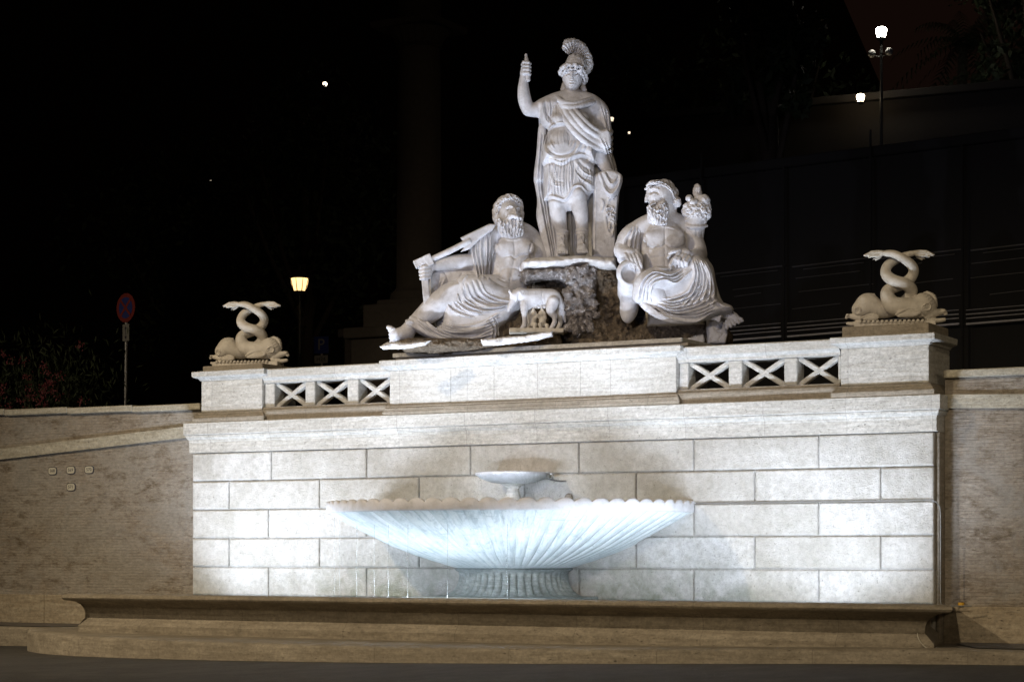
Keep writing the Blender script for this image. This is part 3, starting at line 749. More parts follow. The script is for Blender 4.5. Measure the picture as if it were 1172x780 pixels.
for i, (t, r_) in enumerate([(-2.62, .0035), (-2.28, .0042), (-2.02, .003), (-1.88, .004), (-1.72, .0035), (-1.45, .003), (-2.8, .003), (-1.1, .003)]):
    rr = 2.86 if i in (0, 6) else 2.6
    x, y = BC[0]+rr*math.cos(t), BC[1]+rr*math.sin(t)
    tag(obj('water_strand', strand(x, y, 2.02 if rr > 2.8 else 1.88, .66, r_), M['fall']), 'thin strand of water dripping from the bowl '+places[i], 'water strand', 'strands of water under the bowl')
# little spout pipe beside the dish
bm = bmesh.new()
q = [(.72, .02, 2.60), (.66, -.2, 2.60), (.60, -.38, 2.64), (.64, -.52, 2.71), (.74, -.6, 2.72), (.80, -.6, 2.68), (.79, -.58, 2.62)]
q = catmull(q, .04)
for a, b in zip(q[:-1], q[1:]): cyl(bm, a, b, .016, .016, 8)
tag(smooth(obj('spout_pipe', bm, M['metal'])), 'small bent metal water pipe beside the right edge of the small dish', 'pipe')
bm = bmesh.new(); bmesh.ops.create_icosphere(bm, subdivisions=2, radius=.075, matrix=Matrix.Translation((.78, -.02, 2.33)) @ Matrix.Diagonal((1, .6, 1, 1)))
tag(smooth(obj('pipe_boss', bm, M['brown_stone'])), 'round dark stone knob on the wall just above the bowl rim', 'knob')
# floodlight housings standing in the basin, hidden by its rim
def lamp_set(lst, z, zl, kw, where, sc=1.0, hz=.35):
    first = None
    for i, (fx, fy, *_) in enumerate(lst):
        if first is None:
            first = cur = empty('floodlight', (fx, fy, z), '', 'floodlight', 'floodlights in the fountain')
            bm = bmesh.new(); cyl(bm, (0, 0, -hz), (0, 0, .02), .08*sc, .10*sc, 16); obj('housing', bm, M['metal'], first)
            bm = bmesh.new(); cyl(bm, (0, 0, .022), (0, 0, .03), .085*sc, .085*sc, 20); obj('lens', bm, kw, first)
        else:
            cur = copy_tree(first); cur.location = (fx, fy, z)
        cur['label'] = 'round floodlight '+where[i]
LENS = glow('floodlight_lens', (.85, .93, 1), 4)
lamp_set(FLOODS, .68, .7, LENS, ['in the basin at its far left end', 'in the basin at its far right end'])
for (fx, fy, ln, fp, tg), wh in zip(STRIPS, ('left of the bowl', 'in front of the ribbed foot', 'right of the bowl')):  # housings for the added strip lights
    e = empty('added_strip_light', (fx, fy, .60), 'long narrow strip light added in the basin for even light, '+wh, 'floodlight', 'added strip lights in the basin')
    box('housing', -ln/2, ln/2, -.09, .09, -.3, .06, M['metal'], e, .01)
    box('lens', -ln/2+.03, ln/2-.03, -.06, .06, .062, .07, LENS, e, 0)
lamp_set(BOWL_FLOODS, 2.15, 2.2, LENS, ['lying in the bowl near its left end', 'lying by the bowl rim left of the dish', 'lying in the middle of the bowl just left of the dish', 'lying in the bowl straight in front of the dish', 'lying in the middle of the bowl just right of the dish', 'lying by the bowl rim right of the dish', 'lying in the bowl near its right end'], .6, .05)
# conduit on the right corner, yellow cap, loose cable
bm = bmesh.new()
pts = [(3.0, -.025, 2.222), (6.70, -.025, 2.222), (6.80, -.01, 2.20), (6.845, .03, 2.13), (6.85, .05, 2.0), (6.85, .05, .75), (6.86, .05, .70), (6.95, .02, .685), (7.3, .1, .685)]
for a, b in zip(pts[:-1], pts[1:]): cyl(bm, a, b, .009, .009, 8)
tag(smooth(obj('conduit', bm, M['conduit']), 40), 'thin grey conduit running along a joint and down the right corner of the block wall', 'conduit')
bm = bmesh.new(); cyl(bm, (7.08, .30, .674), (7.08, .30, .73), .045, .045, 16); o = obj('service_valve', bm, M['yellow']); tag(o, 'small yellow valve cap standing on the plinth of the right-hand brick wall', 'valve')
bm = bmesh.new(); cyl(bm, (7.08, .30, .731), (7.08, .30, .745), .03, .03, 12); obj('cap', bm, M['ink'], o)
bm = bmesh.new(); q = catmull([(7.75, -3.35, .60), (7.62, -3.30, .50), (7.62, -3.4, .38), (7.78, -3.55, .24), (7.95, -3.4, .19), (8.2, -3.2, .16)], .05)
for a, b in zip(q[:-1], q[1:]): cyl(bm, a, b, .007, .007, 6)
tag(obj('loose_cable', bm, M['cable']), 'thin pale cable hanging out at the right end of the trough onto the pavement', 'cable')
# numbered plates on the left brick wall
def text_obj(name, s, size, mat, parent, loc, rot=(PI/2, 0, 0), ext=.001):
    cu = bpy.data.curves.new(name, 'FONT'); cu.body = s; cu.size = size; cu.align_x = 'CENTER'; cu.align_y = 'CENTER'; cu.extrude = ext
    t = bpy.data.objects.new(name, cu); C.objects.link(t)
    dg = bpy.context.evaluated_depsgraph_get(); me = bpy.data.meshes.new_from_object(t.evaluated_get(dg)); bpy.data.objects.remove(t)
    o = obj(name, me, mat, parent, loc); o.rotation_euler = rot; return o
for x, z, s_, lb in ((-10.31, 2.988, '568', 'oval enamel number plate 568, first in the row of three on the brick wall'), (-9.865, 2.995, '569', 'oval enamel number plate 569, in the middle of the upper row'), (-9.423, 2.995, '570', 'oval enamel number plate 570, last in the row of three'), (-9.86, 2.68, '571', 'oval enamel number plate 571, hanging alone below the other three')):
    pe = empty('number_plate', (x, .345, z), lb, 'number plate', 'number plates on the brick wall')
    for nm, hw_, hh_, y0, m_ in (('border', .105, .075, -.0, M['ink']), ('plate', .093, .063, -.004, M['plate'])):
        bm = bmesh.new(); vs = []
        for i in range(28):
            t = 2*PI*i/28; c, s2 = math.cos(t), math.sin(t)
            vs.append(bm.verts.new((hw_*math.copysign(abs(c)**.55, c), y0, hh_*math.copysign(abs(s2)**.55, s2))))
        f = bm.faces.new(vs); r_ = bmesh.ops.extrude_face_region(bm, geom=[f])
        for v in [g for g in r_['geom'] if isinstance(g, bmesh.types.BMVert)]: v.co.y += .014
        recalc(bm); obj(nm, bm, m_, pe)
    text_obj('number', s_, .085, M['ink'], pe, (0, -.0055, 0))
# ------------------------------------------------------------------ statue of the armed goddess
def build_goddess(loc, U):
    root = empty('goddess_statue', loc, 'tall white marble statue of a helmeted woman with raised arm, standing on the rock', 'statue', None, YAW)
    a0, b0 = 655, 294
    mat = M['marble']; rng = np.random.RandomState(3)
    f = Carve((590, 712), (58, 300), (-34, 30), .65)
    # legs, boots
    for kx, kb, kw, ax, ab, aw, fx in ((637, 228, -8, 643.5, 264, -2, 646), (661, 220, -13, 666, 264, -9, 667)):
        f.cap((kx+1, 195, -2), (kx, kb, kw), 12.5, 9.6, 4)
        f.tube([(kx, kb, kw, 7.6), (kx+1.5, kb+13, kw+2, 8.2), (kx+4, kb+25, (kw+aw)/2+1, 6.9), (ax, ab, aw, 5.2), (ax+.5, ab+20, aw+1, 5.4)], 3)
        f.ell((kx, kb-1, kw-5), (5.5, 6.5, 5), k=4)
        for r_, bb in ((7.9, ab-2.5), (7.5, ab+1)):          # boot cuff
            f.ell((ax, bb, aw), (r_, 2.6, r_*.95), k=1.2)
        f.box((ax, ab+10, aw-7), (2.2, 8, 2), rnd=1, k=1.5)
        f.ell((ax, ab+20, aw-8), (7, 6.5, 12), k=3)           # foot pointing forward
        f.ell((ax, ab+23, aw-17), (6.2, 4, 6), k=3)
        for t in range(5): f.cap((ax-4.6+2.3*t, ab+23, aw-20), (ax-5+2.5*t, ab+25, aw-25+abs(t-1)*.8), 1.7, 1.5, .6)
    # skirt, overfold, torso
    f.tube([(652, 176, 0, 24), (651, 195, -1, 25.5), (650, 212, -2, 25.5)], 5, sw=.72)
    f.poly([(625, 178), (680, 176), (681, 216), (672, 219), (661, 213), (652, 221), (646, 228), (628, 224), (622, 226)], -3, 16, 12, 3, spline=False)
    f.tube([(654, 128, 0, 24), (651, 148, -1, 20), (649, 165, -2, 23), (649, 180, -2, 26)], 6, sw=.72)
    f.poly([(621, 171), (629, 160), (672, 158), (681, 172), (680, 184), (667, 177), (655, 180), (643, 187), (630, 183), (621, 184)], -3, 19, 8, 3)
    f.ell((642, 162, -9), (14.5, 17, 14), k=4)               # belly
    f.ell((640, 136, -13), (9.5, 9, 9), k=4); f.ell((664, 136, -14), (10.5, 9.5, 10), k=4)
    f.tube([(622, 119, 2, 9), (640, 113, 2, 10), (656, 111, 2, 10.5), (676, 116, 2, 10.5), (685, 124, 2, 9)], 5, sw=.95)
    # neck and head
    f.cap((655, 113, 1), (655, 96, -2), 8.2, 7.4, 3)
    f.ell((655, 85, -3), (11.6, 14.5, 13), k=2.5)
    f.ell((654, 94, -7), (8, 7.5, 8), k=3)
    # raised arm: upper arm, bent elbow, forearm, hand
    f.tube([(624, 118, 2, 8.8), (613, 122, -1, 7.2), (605, 122.5, -3, 6.4)], 3)
    f.tube([(604, 122, -3, 6.4), (600.5, 111, -4, 6.6), (599, 98, -5, 5.4), (599.5, 87, -6, 3.9), (600, 82, -6, 4.2)], 3)
    f.ell((600, 79.5, -6), (4.6, 6, 3.8), k=2)
    for q in range(4):
        bb = 70.5+q*4.0
        f.tube([(598, bb+1, -6, 2.0), (599.5, bb-.5, -11.5, 2.1), (604.5, bb, -12.5, 2.0), (606.5, bb+.6, -9, 1.8)], .5)
    f.tube([(598.5, 79, -4, 2.3), (602, 73, -2, 2.2), (606, 69.5, -3, 2.0)], .8)
    # sleeve of the tunic, hanging at the shoulder
    f.poly([(615, 113), (628, 109), (640, 112), (642, 130), (632, 143), (622, 141), (616, 130)], 0, 12, 8, 3)
    # lowered arm and hand resting on the shield
    f.tube([(686, 124, 3, 8.8), (688, 150, 2, 7.6), (687, 170, -1, 7.2), (691, 184, -4, 6.4), (696, 192, -6, 4.6)], 3)
    f.ell((698, 195, -7), (5.5, 4.5, 3.8), .5, k=2)
    for q in range(4):
        f.tube([(699+q*.4, 194, -8, 2), (696.5+q*2.8, 198.5, -12.5, 1.9), (695.8+q*2.9, 203.5, -13.5, 1.6)], .5)
    f.tube([(694, 193, -9, 2.2), (690, 197, -12, 2), (688.5, 201, -13, 1.7)], .6)
    S = []
    # folds of the skirt
    S += folds([(628, 184), (626, 205), (627, 224)], [(652, 182), (651, 200), (650, 220)], 8, 1.2, 1.2)
    S += [([(631, 190), (635, 205), (645, 208)], 1.3, -1.2), ([(629, 196), (634, 211), (645, 213)], 1.3, 1.1)]
    S += [([(655, 182), (659, 195), (668, 204), (678, 206)], 1.5, -2.2), ([(656, 186), (661, 200), (672, 209), (680, 211)], 1.7, 1.6),
          ([(660, 181), (668, 190), (678, 194)], 1.5, -1.6), ([(659, 186), (668, 197), (680, 201)], 1.5, 1.3), ([(663, 179), (671, 184), (679, 185)], 1.3, -1.2)]
    S += folds([(652, 183), (652, 200), (651, 216)], [(657, 190), (657, 202), (655, 215)], 3, 1.1, 1.0)
    # hem edge rolled outwards
    S += [([(624, 229), (631, 226.5), (645, 230), (652, 224), (657, 216), (664, 215), (672, 221), (681, 217)], 1.2, -1.5)]
    S += [([(623, 226), (630, 223), (645, 227), (651, 221), (656, 213), (664, 212), (672, 218), (681, 214)], 1.2, 1.8)]
    # overfold hem and bellied folds
    S += [([(621, 183), (631, 182), (643, 186), (655, 179), (667, 176), (680, 183)], 1.3, 2.0), ([(621, 187), (631, 185.5), (643, 189.5), (655, 183), (667, 180), (680, 187)], 1.4, -2.4)]
    S += [([(629, 146), (625, 165), (632, 175), (643, 178), (655, 173), (660, 160)], 1.1, -2.6), ([(627, 150), (622, 168), (630, 179), (643, 182), (657, 176), (664, 160)], 1.5, 1.4),
          ([(662, 150), (666, 164), (660, 175)], 1.3, -1.4), ([(667, 152), (671, 166), (668, 175)], 1.3, -1.6), ([(625, 148), (620, 163), (622, 178)], 1.2, -1.4),
          ([(672, 155), (676, 166), (676, 176)], 1.2, 1.2), ([(631, 150), (629, 161), (634, 171)], 1.0, 1.0), ([(655, 150), (657, 158), (653, 168)], 1.0, -1.0), ([(648, 150), (652, 157), (650, 166)], .9, -.8)]
    rz = np.random.RandomState(12)
    for q in range(16):
        a_ = 626+q*3.4; S += [([(a_, 186+rz.rand()*4), (a_+rz.randn()*1.2, 198), (a_+rz.randn()*1.5, 208+rz.rand()*8)], .7, (-1.0 if q % 2 else .8))]
    for q in range(10):
        S += [([(622+q*.6, 190+q*3), (630+q*1.2, 196+q*3), (640+q, 196+q*2.4)], .6, -.5)]
    for q in range(7):
        S += [([(634+q*5.5, 148), (632+q*6, 156), (634+q*5.6, 166)], .7, -.7 if q % 2 else .6)]
    for q in range(6): S += [([(621+q*3.2, 116+abs(q-3)), (622+q*3, 126), (623+q*2.6, 138)], .7, -.9)]
    # belt and breasts
    S += [([(628, 144), (637, 141.5), (648, 141)], 1.5, 2.2), ([(628, 147.5), (637, 145), (648, 144)], 1.2, -1.6),
          ([(633, 122), (630, 134), (636, 142), (646, 142)], 1.4, -2.0), ([(652, 128), (655, 142), (665, 146), (674, 138)], 1.3, -2.0),
          ([(624, 114), (626, 128), (636, 142)], 1.3, -1.8), ([(620, 117), (623, 132), (628, 141)], 1.3, 1.3), ([(617, 120), (619, 133), (623, 141)], 1.1, -1.4), ([(630, 112), (631, 124), (629, 132)], 1.1, -1.1)]
    # sandals straps, knees, toes
    S += [([(638, 272), (644, 269), (649, 273)], 1.0, 1.0), ([(660, 272), (666, 269), (672, 273)], 1.0, 1.0), ([(641, 268), (646, 280)], .9, .9), ([(663, 268), (668, 280)], .9, .9)]
    # face: brow, eye sockets, nose, mouth, chin
    S += [([(646, 82), (650, 80.6), (653, 82)], 1.0, 1.0), ([(657, 82), (661, 80.6), (665, 82)], 1.0, 1.0),
          ([(647.5, 84.8), (650, 84.2), (652.5, 85)], 1.1, -1.9), ([(658, 85), (661, 84.2), (664, 84.8)], 1.1, -1.9),
          ([(648.6, 85.6), (650.4, 85.2), (652, 85.8)], .7, 1.5), ([(659, 85.8), (661, 85.2), (663, 85.6)], .7, 1.5),
          ([(654.8, 82), (654.4, 86), (654, 89.5)], 1.1, 2.6), ([(652.2, 90), (656, 90)], .8, 1.0),
          ([(651.4, 93.6), (654, 94.1), (657, 93.6)], .6, -1.6), ([(651.8, 92.5), (654, 92.1), (656.8, 92.5)], .7, .9), ([(652.4, 95.4), (654, 95.8), (656, 95.4)], .8, 1.0),
          ([(654, 99)], 1.8, .9), ([(649, 91), (650, 96)], 1.2, -.5), ([(660, 91), (659.5, 96)], 1.2, -.5)]
    f.strokes(S)
    o = f.mesh('figure', U, a0, b0, mat, root)
    # cloak: long back sheet, roll across the chest, cloth over the lowered arm
    c = Carve((606, 716), (100, 300), (-36, 36), .7)
    c.poly([(618, 116), (640, 108), (676, 110), (694, 124), (700, 160), (708, 196), (700, 240), (692, 292), (632, 291), (624, 286), (618, 262), (614, 240), (615, 222), (612, 204), (611, 196), (614, 170), (617, 140)], 15, 7, 5, 2)
    c.poly([(617, 138), (625, 136), (626, 196), (618, 203), (611, 199), (614, 170)], 6, 6, 4, 2)
    c.poly([(682, 150), (697, 160), (703, 182), (711, 203), (704, 210), (694, 190), (684, 180)], 4, 8, 5, 3)
    rolls = [[(636, 106, -10), (642, 116, -17), (655, 119, -19), (668, 115, -14), (680, 109, -3)],
             [(638, 110, -11), (645, 121, -18), (657, 123, -20), (672, 118, -14), (684, 113, -2)],
             [(640, 114, -12), (650, 132, -21), (662, 148, -23), (678, 160, -18), (694, 164, -8)],
             [(643, 114, -12), (655, 131, -22), (668, 146, -24), (682, 155, -18), (696, 157, -7)],
             [(637, 116, -11), (646, 136, -19), (658, 153, -23), (674, 165, -19), (694, 170, -9)],
             [(650, 116, -16), (662, 132, -22), (674, 144, -21), (686, 150, -15), (696, 150, -6)]]
    for i, r_ in enumerate(rolls):
        r_ = [(r_[0][0]+2, r_[0][1]+3, r_[0][2]-1)]+r_[1:]+([(699, r_[-1][1]-4, 4)] if i > 1 else [])
        c.tube([(*p, (2.0 if j == 0 else (3.2 if i < 2 else 3.3))) for j, p in enumerate(r_)], 1.0)
    c.poly([(640, 112), (652, 126), (668, 142), (684, 148), (697, 148), (698, 168), (684, 167), (668, 161), (652, 146)], -15, 5, 4, 2)
    c.tube([(680, 113, 0, 6), (688, 122, 1, 7.5), (691, 140, 2, 7.5), (692, 158, 1, 6)], 3)
    S = folds([(619, 150), (616, 200), (620, 240), (632, 290)], [(633, 150), (630, 200), (634, 240), (640, 290)], 5, 1.5, 1.8)
    S += folds([(646, 230), (648, 260), (650, 290)], [(658, 230), (658, 260), (660, 290)], 3, 1.5, 1.6)
    S += folds([(686, 118), (692, 135), (694, 150)], [(696, 125), (698, 140), (697, 152)], 3, 1.2, 1.0)
    S += folds([(686, 158), (694, 175), (700, 200)], [(697, 165), (704, 185), (709, 202)], 3, 1.3, 1.3)
    c.strokes(S)
    c.mesh('cloak', U, a0, b0, mat, root)
    # helmet with wreath band, neck guard and horsehair crest
    h = Carve((634, 684), (38, 108), (-26, 26), .8)
    h.ell((659, 72, 0), (12.5, 15, 14), k=2); h.cap((659, 64, 1), (661, 56, 4), 6, 4.2, 3)
    ring = [(641, 81, -6), (643, 77, -12), (650, 74.5, -16), (659, 75, -17), (666, 78, -12), (670, 83, -4), (670, 88, 3), (666, 90, 8)]
    h.tube([(*p, 2.7) for p in ring], 1.0)
    h.tube([(*p, 1.7) for p in [(643, 84, -6), (645, 80.5, -13), (652, 78.5, -16.5), (660, 79.5, -16), (667, 84, -9), (669, 91, -1)]], 1)
    h.tube([(667, 88, 2, 3), (668, 96, 3, 2.6), (670, 104, 3, 3)], 2); h.tube([(647, 92, 6, 4), (647, 102, 6, 4.5)], 3)
    S = [([(643+3*i, 81-abs(4-i)*-.6-2.6*math.sin(i/8*PI)), (645+3*i, 76.5-1.6*math.sin(i/8*PI))], .9, 1.6 if i % 2 else -1.6) for i in range(9)]
    S += [([(650, 70), (655, 62), (659, 58)], .9, .9), ([(668, 72), (665, 62)], .9, .8)]
    h.strokes(S); h.rough(.8, 2.6, 2)
    he = h.mesh('helmet', U, a0, b0, mat, root)
    k = Carve((640, 684), (38, 84), (-14, 24), .8)
    arc = [(647, 51, -5), (650, 47.5, -3), (656, 46, 0), (663, 48, 3), (669, 54, 6), (672.5, 62, 8), (673, 70, 9), (670, 76, 10)]
    k.tube([(*p, 5.4 if 0 < i < 7 else 3.8) for i, p in enumerate(arc)], 2, sw=1.0)
    k.tube([(650, 54, -3, 4), (656, 52, 0, 4.5), (663, 56, 3, 4.5), (667, 63, 6, 4.2), (668, 71, 8, 3.5)], 2)
    S = []
    cen = np.array((657, 64.0))
    for i in range(40):
        t = math.radians(-222+i*6.3); dx, dy = math.cos(t), math.sin(t)
        r0, r1 = 7, 18.5
        S.append(([(cen[0]+dx*r0, cen[1]+dy*r0), (cen[0]+dx*r1+.5*dy, cen[1]+dy*r1)], .5, 1.5 if i % 2 else -1.5))
    k.strokes(S); k.rough(.9, 2.0, 2)
    k.mesh('crest', U, a0, b0, mat, he)
    # short remains of the spear in the raised hand
    s_ = Carve((596, 610), (56, 94), (-16, 2), .7)
    s_.tube([(602, 60.5, -8, 1.6), (602.6, 68, -8, 1.9)], 1, spline=False); s_.tube([(602.6, 66, -8, 2.5), (604.2, 89, -8.5, 2.9)], 1, spline=False)
    s_.mesh('spear_shaft', U, a0, b0, mat, root)
    # tall oval shield with carved relief, cloth end hanging over its top
    d = Carve((672, 718), (186, 300), (-30, 14), .85)
    d.poly([(679, 198), (683, 195.5), (700, 195), (709, 198), (709, 215), (706, 250), (704, 294), (677, 294), (678, 250)], -7, 7, 4, 1, spline=False)
    S = [([(681.5, 200), (680.5, 250), (680, 292)], 1.0, .9), ([(706, 212), (704, 250), (702, 290)], 1.0, .7)]
    S += [([(696, 230), (692, 240), (695, 262), (700, 268), (702, 255), (701, 238)], 1.3, 1.4)]
    S += curls(lambda r: (694+r.rand()*9, 226+r.rand()*42), 16, 2.6, 1.6, rng) + [([(688, 226), (690, 232), (688, 240)], 1.5, 1.8)]
    d.strokes(S)
    d.mesh('shield', U, a0, b0, mat, root)
    e = Carve((674, 720), (186, 236), (-36, 12), .85)
    e.poly([(684, 197), (697, 193), (711, 199), (711, 210), (706, 222), (698, 226), (690, 218), (686, 206)], -16, 5, 4, 1)
    e.strokes([([(685, 199), (690, 214), (698, 222), (706, 214), (709, 202)], 1.4, 2.0), ([(688, 198), (693, 210), (699, 216), (705, 209), (707, 200)], 1.3, -2.0),
               ([(691, 198), (695, 206), (699.5, 210.5), (704, 205)], 1.2, 1.8), ([(686, 203), (690, 218), (697, 225)], 1.0, -1.4), ([(694, 197), (697, 203), (700, 205)], 1.1, -1.5)])
    e.mesh('hanging_cloth', U, a0, b0, mat, root)
    return root
def beard_strokes(a0, a1, top, bot, n, rng, wob=2.0):
    S = []
    for i in range(n):
        t = (i+.5)/n; a = a0+(a1-a0)*t; c = (a0+a1)/2; p = []
        for j in range(6):
            q = j/5; p.append((c+(a-c)*(1-.25*q*q)+math.sin(j*1.9+i*2.3)*wob*.5, top+(bot-top)*q*(1-.12*abs(2*t-1))))
        S.append((p, .95, 1.7 if i % 2 else -2.3))
    return S
# ------------------------------------------------------------------ reclining river god with oar (beside the wolf)
def build_river_god_oar(loc, U):
    root = empty('river_god_statue', loc, 'reclining bearded marble river god holding an oar, legs stretched out beside the she-wolf', 'statue', 'marble river gods flanking the goddess', YAW)
    a0, b0 = 560, 392; mat = M['marble']; rng = np.random.RandomState(5)
    f = Carve((440, 632), (214, 396), (-36, 30), .7)
    # torso leaning back, arms
    f.tube([(589, 270, 4, 22), (586, 285, 2, 23), (582, 300, 0, 20), (581, 318, -2, 19), (584, 334, -2, 20)], 5, sw=.8)
    f.tube([(562, 268, 2, 9), (575, 264, 3, 10), (592, 262, 4, 10), (606, 268, 3, 10)], 5)
    f.ell((576, 282, -14), (12, 9, 6), k=4); f.ell((598, 281, -13), (12, 9, 6), k=4)      # chest
    f.ell((581, 316, -13), (13, 10, 8), k=4)
    f.tube([(610, 272, 3, 10.5), (617, 284, 3, 9.8), (620, 297, 4, 8.6), (619, 312, 2, 7.5)], 3)
    f.tube([(559, 272, 0, 10), (550, 286, -6, 9.2), (539, 297, -12, 8.2)], 3)
    f.tube([(538, 297, -12, 8.2), (524, 298, -16, 8.2), (508, 300, -19, 6.6), (495, 303, -22, 4.6)], 3)
    # hand gripping the hilt
    f.ell((488, 308, -22), (6.5, 7, 5), .3, k=2)
    for q in range(4):
        bb = 304+q*4
        f.tube([(491-q*.3, bb, -26, 2.3), (485, bb+1, -29, 2.4), (479.5+q*.5, bb+1.6, -26, 2.2)], .5)
    f.tube([(492, 303, -22, 2.6), (487, 300, -27, 2.4), (482, 300.5, -28, 2.1)], .6)
    # neck, head turned up
    f.cap((585, 266, 2), (582, 246, -1), 11, 9, 3)
    f.ell((580.5, 241, -2), (13.5, 17, 14), k=3)
    f.ell((584, 243, -10), (8.5, 11, 7), k=3)
    f.ell((588, 243, -16.5), (2.6, 4, 3.2), .2, k=1.6)
    # legs: near thigh and shin, raised far knee
    f.tube([(578, 332, -6, 18), (556, 331, -14, 17.5), (532, 333, -20, 16), (512, 338, -22, 13.5)], 4)
    f.tube([(512, 338, -22, 13.5), (498, 348, -20, 12.8), (484, 359, -17, 10.2), (470, 370, -14, 7.4), (464, 374, -13, 6.6)], 3)
    f.tube([(560, 328, 4, 16), (538, 320, 2, 14.5), (516, 313, 0, 12.5), (504, 314, 0, 12)], 4)
    f.tube([(503, 314, 0, 12), (501, 330, 2, 11), (503, 350, 4, 10.5), (508, 372, 6, 9)], 3)
    # bare foot with five toes, heel on the rock
    f.ell((464, 378, -12), (9, 8, 6.5), .5, k=3)
    f.tube([(466, 377, -13, 6.8), (458, 379, -15, 6.6), (450, 380, -17, 5.8)], 3)
    for i in range(5):
        bb = 373.2+i*3.9; aa = 445.5+i*.5+(0 if i else -.8)
        f.tube([(452, 376+i*2.4, -18+i*.6, 2.6), (aa+1.5, bb, -20+i*.8, 2.3 if i else 2.8), (aa-1.2, bb-1.2, -19.5+i*.8, 1.9 if i else 2.4)], .7)
    S = [([(575, 292), (583, 290.5), (587, 294), (594, 290), (605, 289)], 1.3, -1.8), ([(586, 272), (587, 292), (583, 312), (581, 326)], 1.3, -.7),
         ([(570, 307), (580, 304), (592, 306)], 1.3, -1.0), ([(568, 317), (577, 321), (590, 319)], 1.2, -1.3), ([(566, 300), (572, 306), (570, 315)], 1.2, -1.0),
         ([(596, 297), (592, 304), (594, 313)], 1.2, -1.0), ([(574, 270), (584, 273), (596, 270)], 1.2, .9), ([(606, 276), (604, 286), (608, 296)], 1.3, -1.6),
         ([(563, 270), (568, 276), (570, 284)], 1.3, -1.2), ([(534, 292), (520, 294), (505, 298)], 1.4, .6), ([(581.5, 318)], 1.1, -1.8)]
    # face
    S += [([(577, 235), (582, 233.4), (586, 235.5)], 1.1, 1.5), ([(589, 235.4), (592, 234), (594, 236)], 1.0, 1.4), ([(578, 238), (582, 237.6), (585.5, 239)], 1.2, -2.2), ([(589, 239), (592, 238.4)], 1.1, -2.0),
          ([(579.5, 238.8), (582, 238.4), (584.5, 239.2)], .7, 1.4), ([(587, 236), (588, 241), (589, 246)], 1.3, 2.0), ([(583, 250), (588, 250.8), (592, 250)], .8, -2.0)]
    f.strokes(S)
    f.mesh('figure', U, a0, b0, mat, root)
    # hair and beard
    h = Carve((560, 604), (214, 278), (-30, 20), .7)
    h.tube([(568, 250, -2, 5), (567, 240, -2, 5.5), (570, 230, -4, 5.4), (576, 225.5, -5, 5.4), (583, 223.8, -4, 5.4), (590, 227, -1, 4.4), (594, 235, 2, 3), (595, 243, 3, 2.4)], 2)
    h.ell((580, 232, 5), (15, 12, 13), k=3)
    h.poly([(568, 246), (574, 249), (580, 246.5), (588, 247.5), (594, 249), (598, 256), (598, 266), (590, 271), (580, 271.5), (571, 268), (567, 258)], -11, 10, 8, 2)
    h.tube([(579, 248, -17, 2.4), (584, 246.5, -20, 2.6), (588.5, 247.5, -21, 2.4)], 1); h.tube([(589, 247.5, -21, 2.4), (593, 248.5, -18, 2.4), (596, 252, -14, 2)], 1)
    h.strokes(beard_strokes(568, 598, 250, 271, 15, rng) + curls(lambda r: (567+r.rand()*9, 228+r.rand()*26), 14, 2.2, 1.6, rng) + curls(lambda r: (572+r.rand()*22, 221+r.rand()*8), 12, 2.4, 1.7, rng)
              + curls(lambda r: (571+r.rand()*25, 254+r.rand()*15), 12, 1.9, 1.0, rng)); h.rough(.9, 3.2, 2)
    h.mesh('hair_and_beard', U, a0, b0, mat, root)
    # drapery: over the shoulder and across both legs
    c = Carve((462, 604), (252, 398), (-46, 34), .7)
    c.tube([(566, 262, 0, 7), (556, 268, -4, 10), (549, 280, -8, 11), (545, 294, -9, 11), (546, 308, -6, 9), (552, 318, -4, 8)], 3)
    c.poly([(545, 258), (564, 262), (562, 288), (558, 312), (548, 322), (540, 306), (536, 290), (538, 272)], 0, 12, 8, 3)
    c.poly([(532, 312), (545, 318), (560, 324), (581, 330), (602, 334), (600, 350), (585, 362), (572, 374), (568, 388), (534, 391), (505, 388), (480, 380), (466, 368), (464, 364), (474, 362), (489, 376), (505, 366), (503, 352), (508, 336), (520, 328)], -14, 20, 12, 4)
    c.tube([(530, 326, -24, 12), (548, 330, -26, 13), (568, 338, -22, 12), (590, 342, -16, 10)], 4)
    c.tube([(465, 366, -17, 3.4), (476, 371, -25, 3.4), (492, 380, -29, 3.4), (512, 386, -31, 3.6)], 2)
    c.tube([(470, 362, -22, 3), (482, 369, -29, 3.2), (500, 377, -32, 3.4), (530, 378, -33, 4), (552, 370, -32, 4)], 2)
    c.poly([(492, 316), (505, 304), (530, 310), (540, 324), (512, 340), (494, 356), (491, 345)], 2, 13, 8, 3)
    c.tube([(545, 322, -8, 13), (522, 315, -6, 13), (505, 314, -6, 12.6)], 3); c.tube([(504, 315, -6, 12.4), (501, 332, -5, 11), (500, 350, -4, 10)], 3)
    S = folds([(538, 262), (538, 285), (546, 315)], [(560, 264), (560, 290), (556, 318)], 5, 1.3, 1.8)
    S += folds([(516, 331), (523, 348), (545, 358), (575, 352)], [(548, 322), (556, 336), (575, 343), (602, 341)], 7, 1.4, 2.0)
    S += folds([(509, 338), (514, 352), (526, 360), (540, 362)], [(527, 331), (530, 344), (540, 352), (552, 356)], 4, 1.2, 1.5)
    S += folds([(475, 366), (500, 384), (535, 390), (560, 386)], [(500, 360), (520, 372), (545, 370), (570, 358)], 7, 1.4, 2.0)
    S += folds([(496, 322), (494, 336), (493, 350)], [(508, 318), (500, 332), (496, 346)], 3, 1.2, 1.3) + [([(504, 306), (510, 315), (512, 326)], 1.1, -1.2), ([(528, 310), (522, 320), (524, 328)], 1.2, -1.5), ([(534, 313), (528, 322), (530, 330)], 1.2, 1.3)]
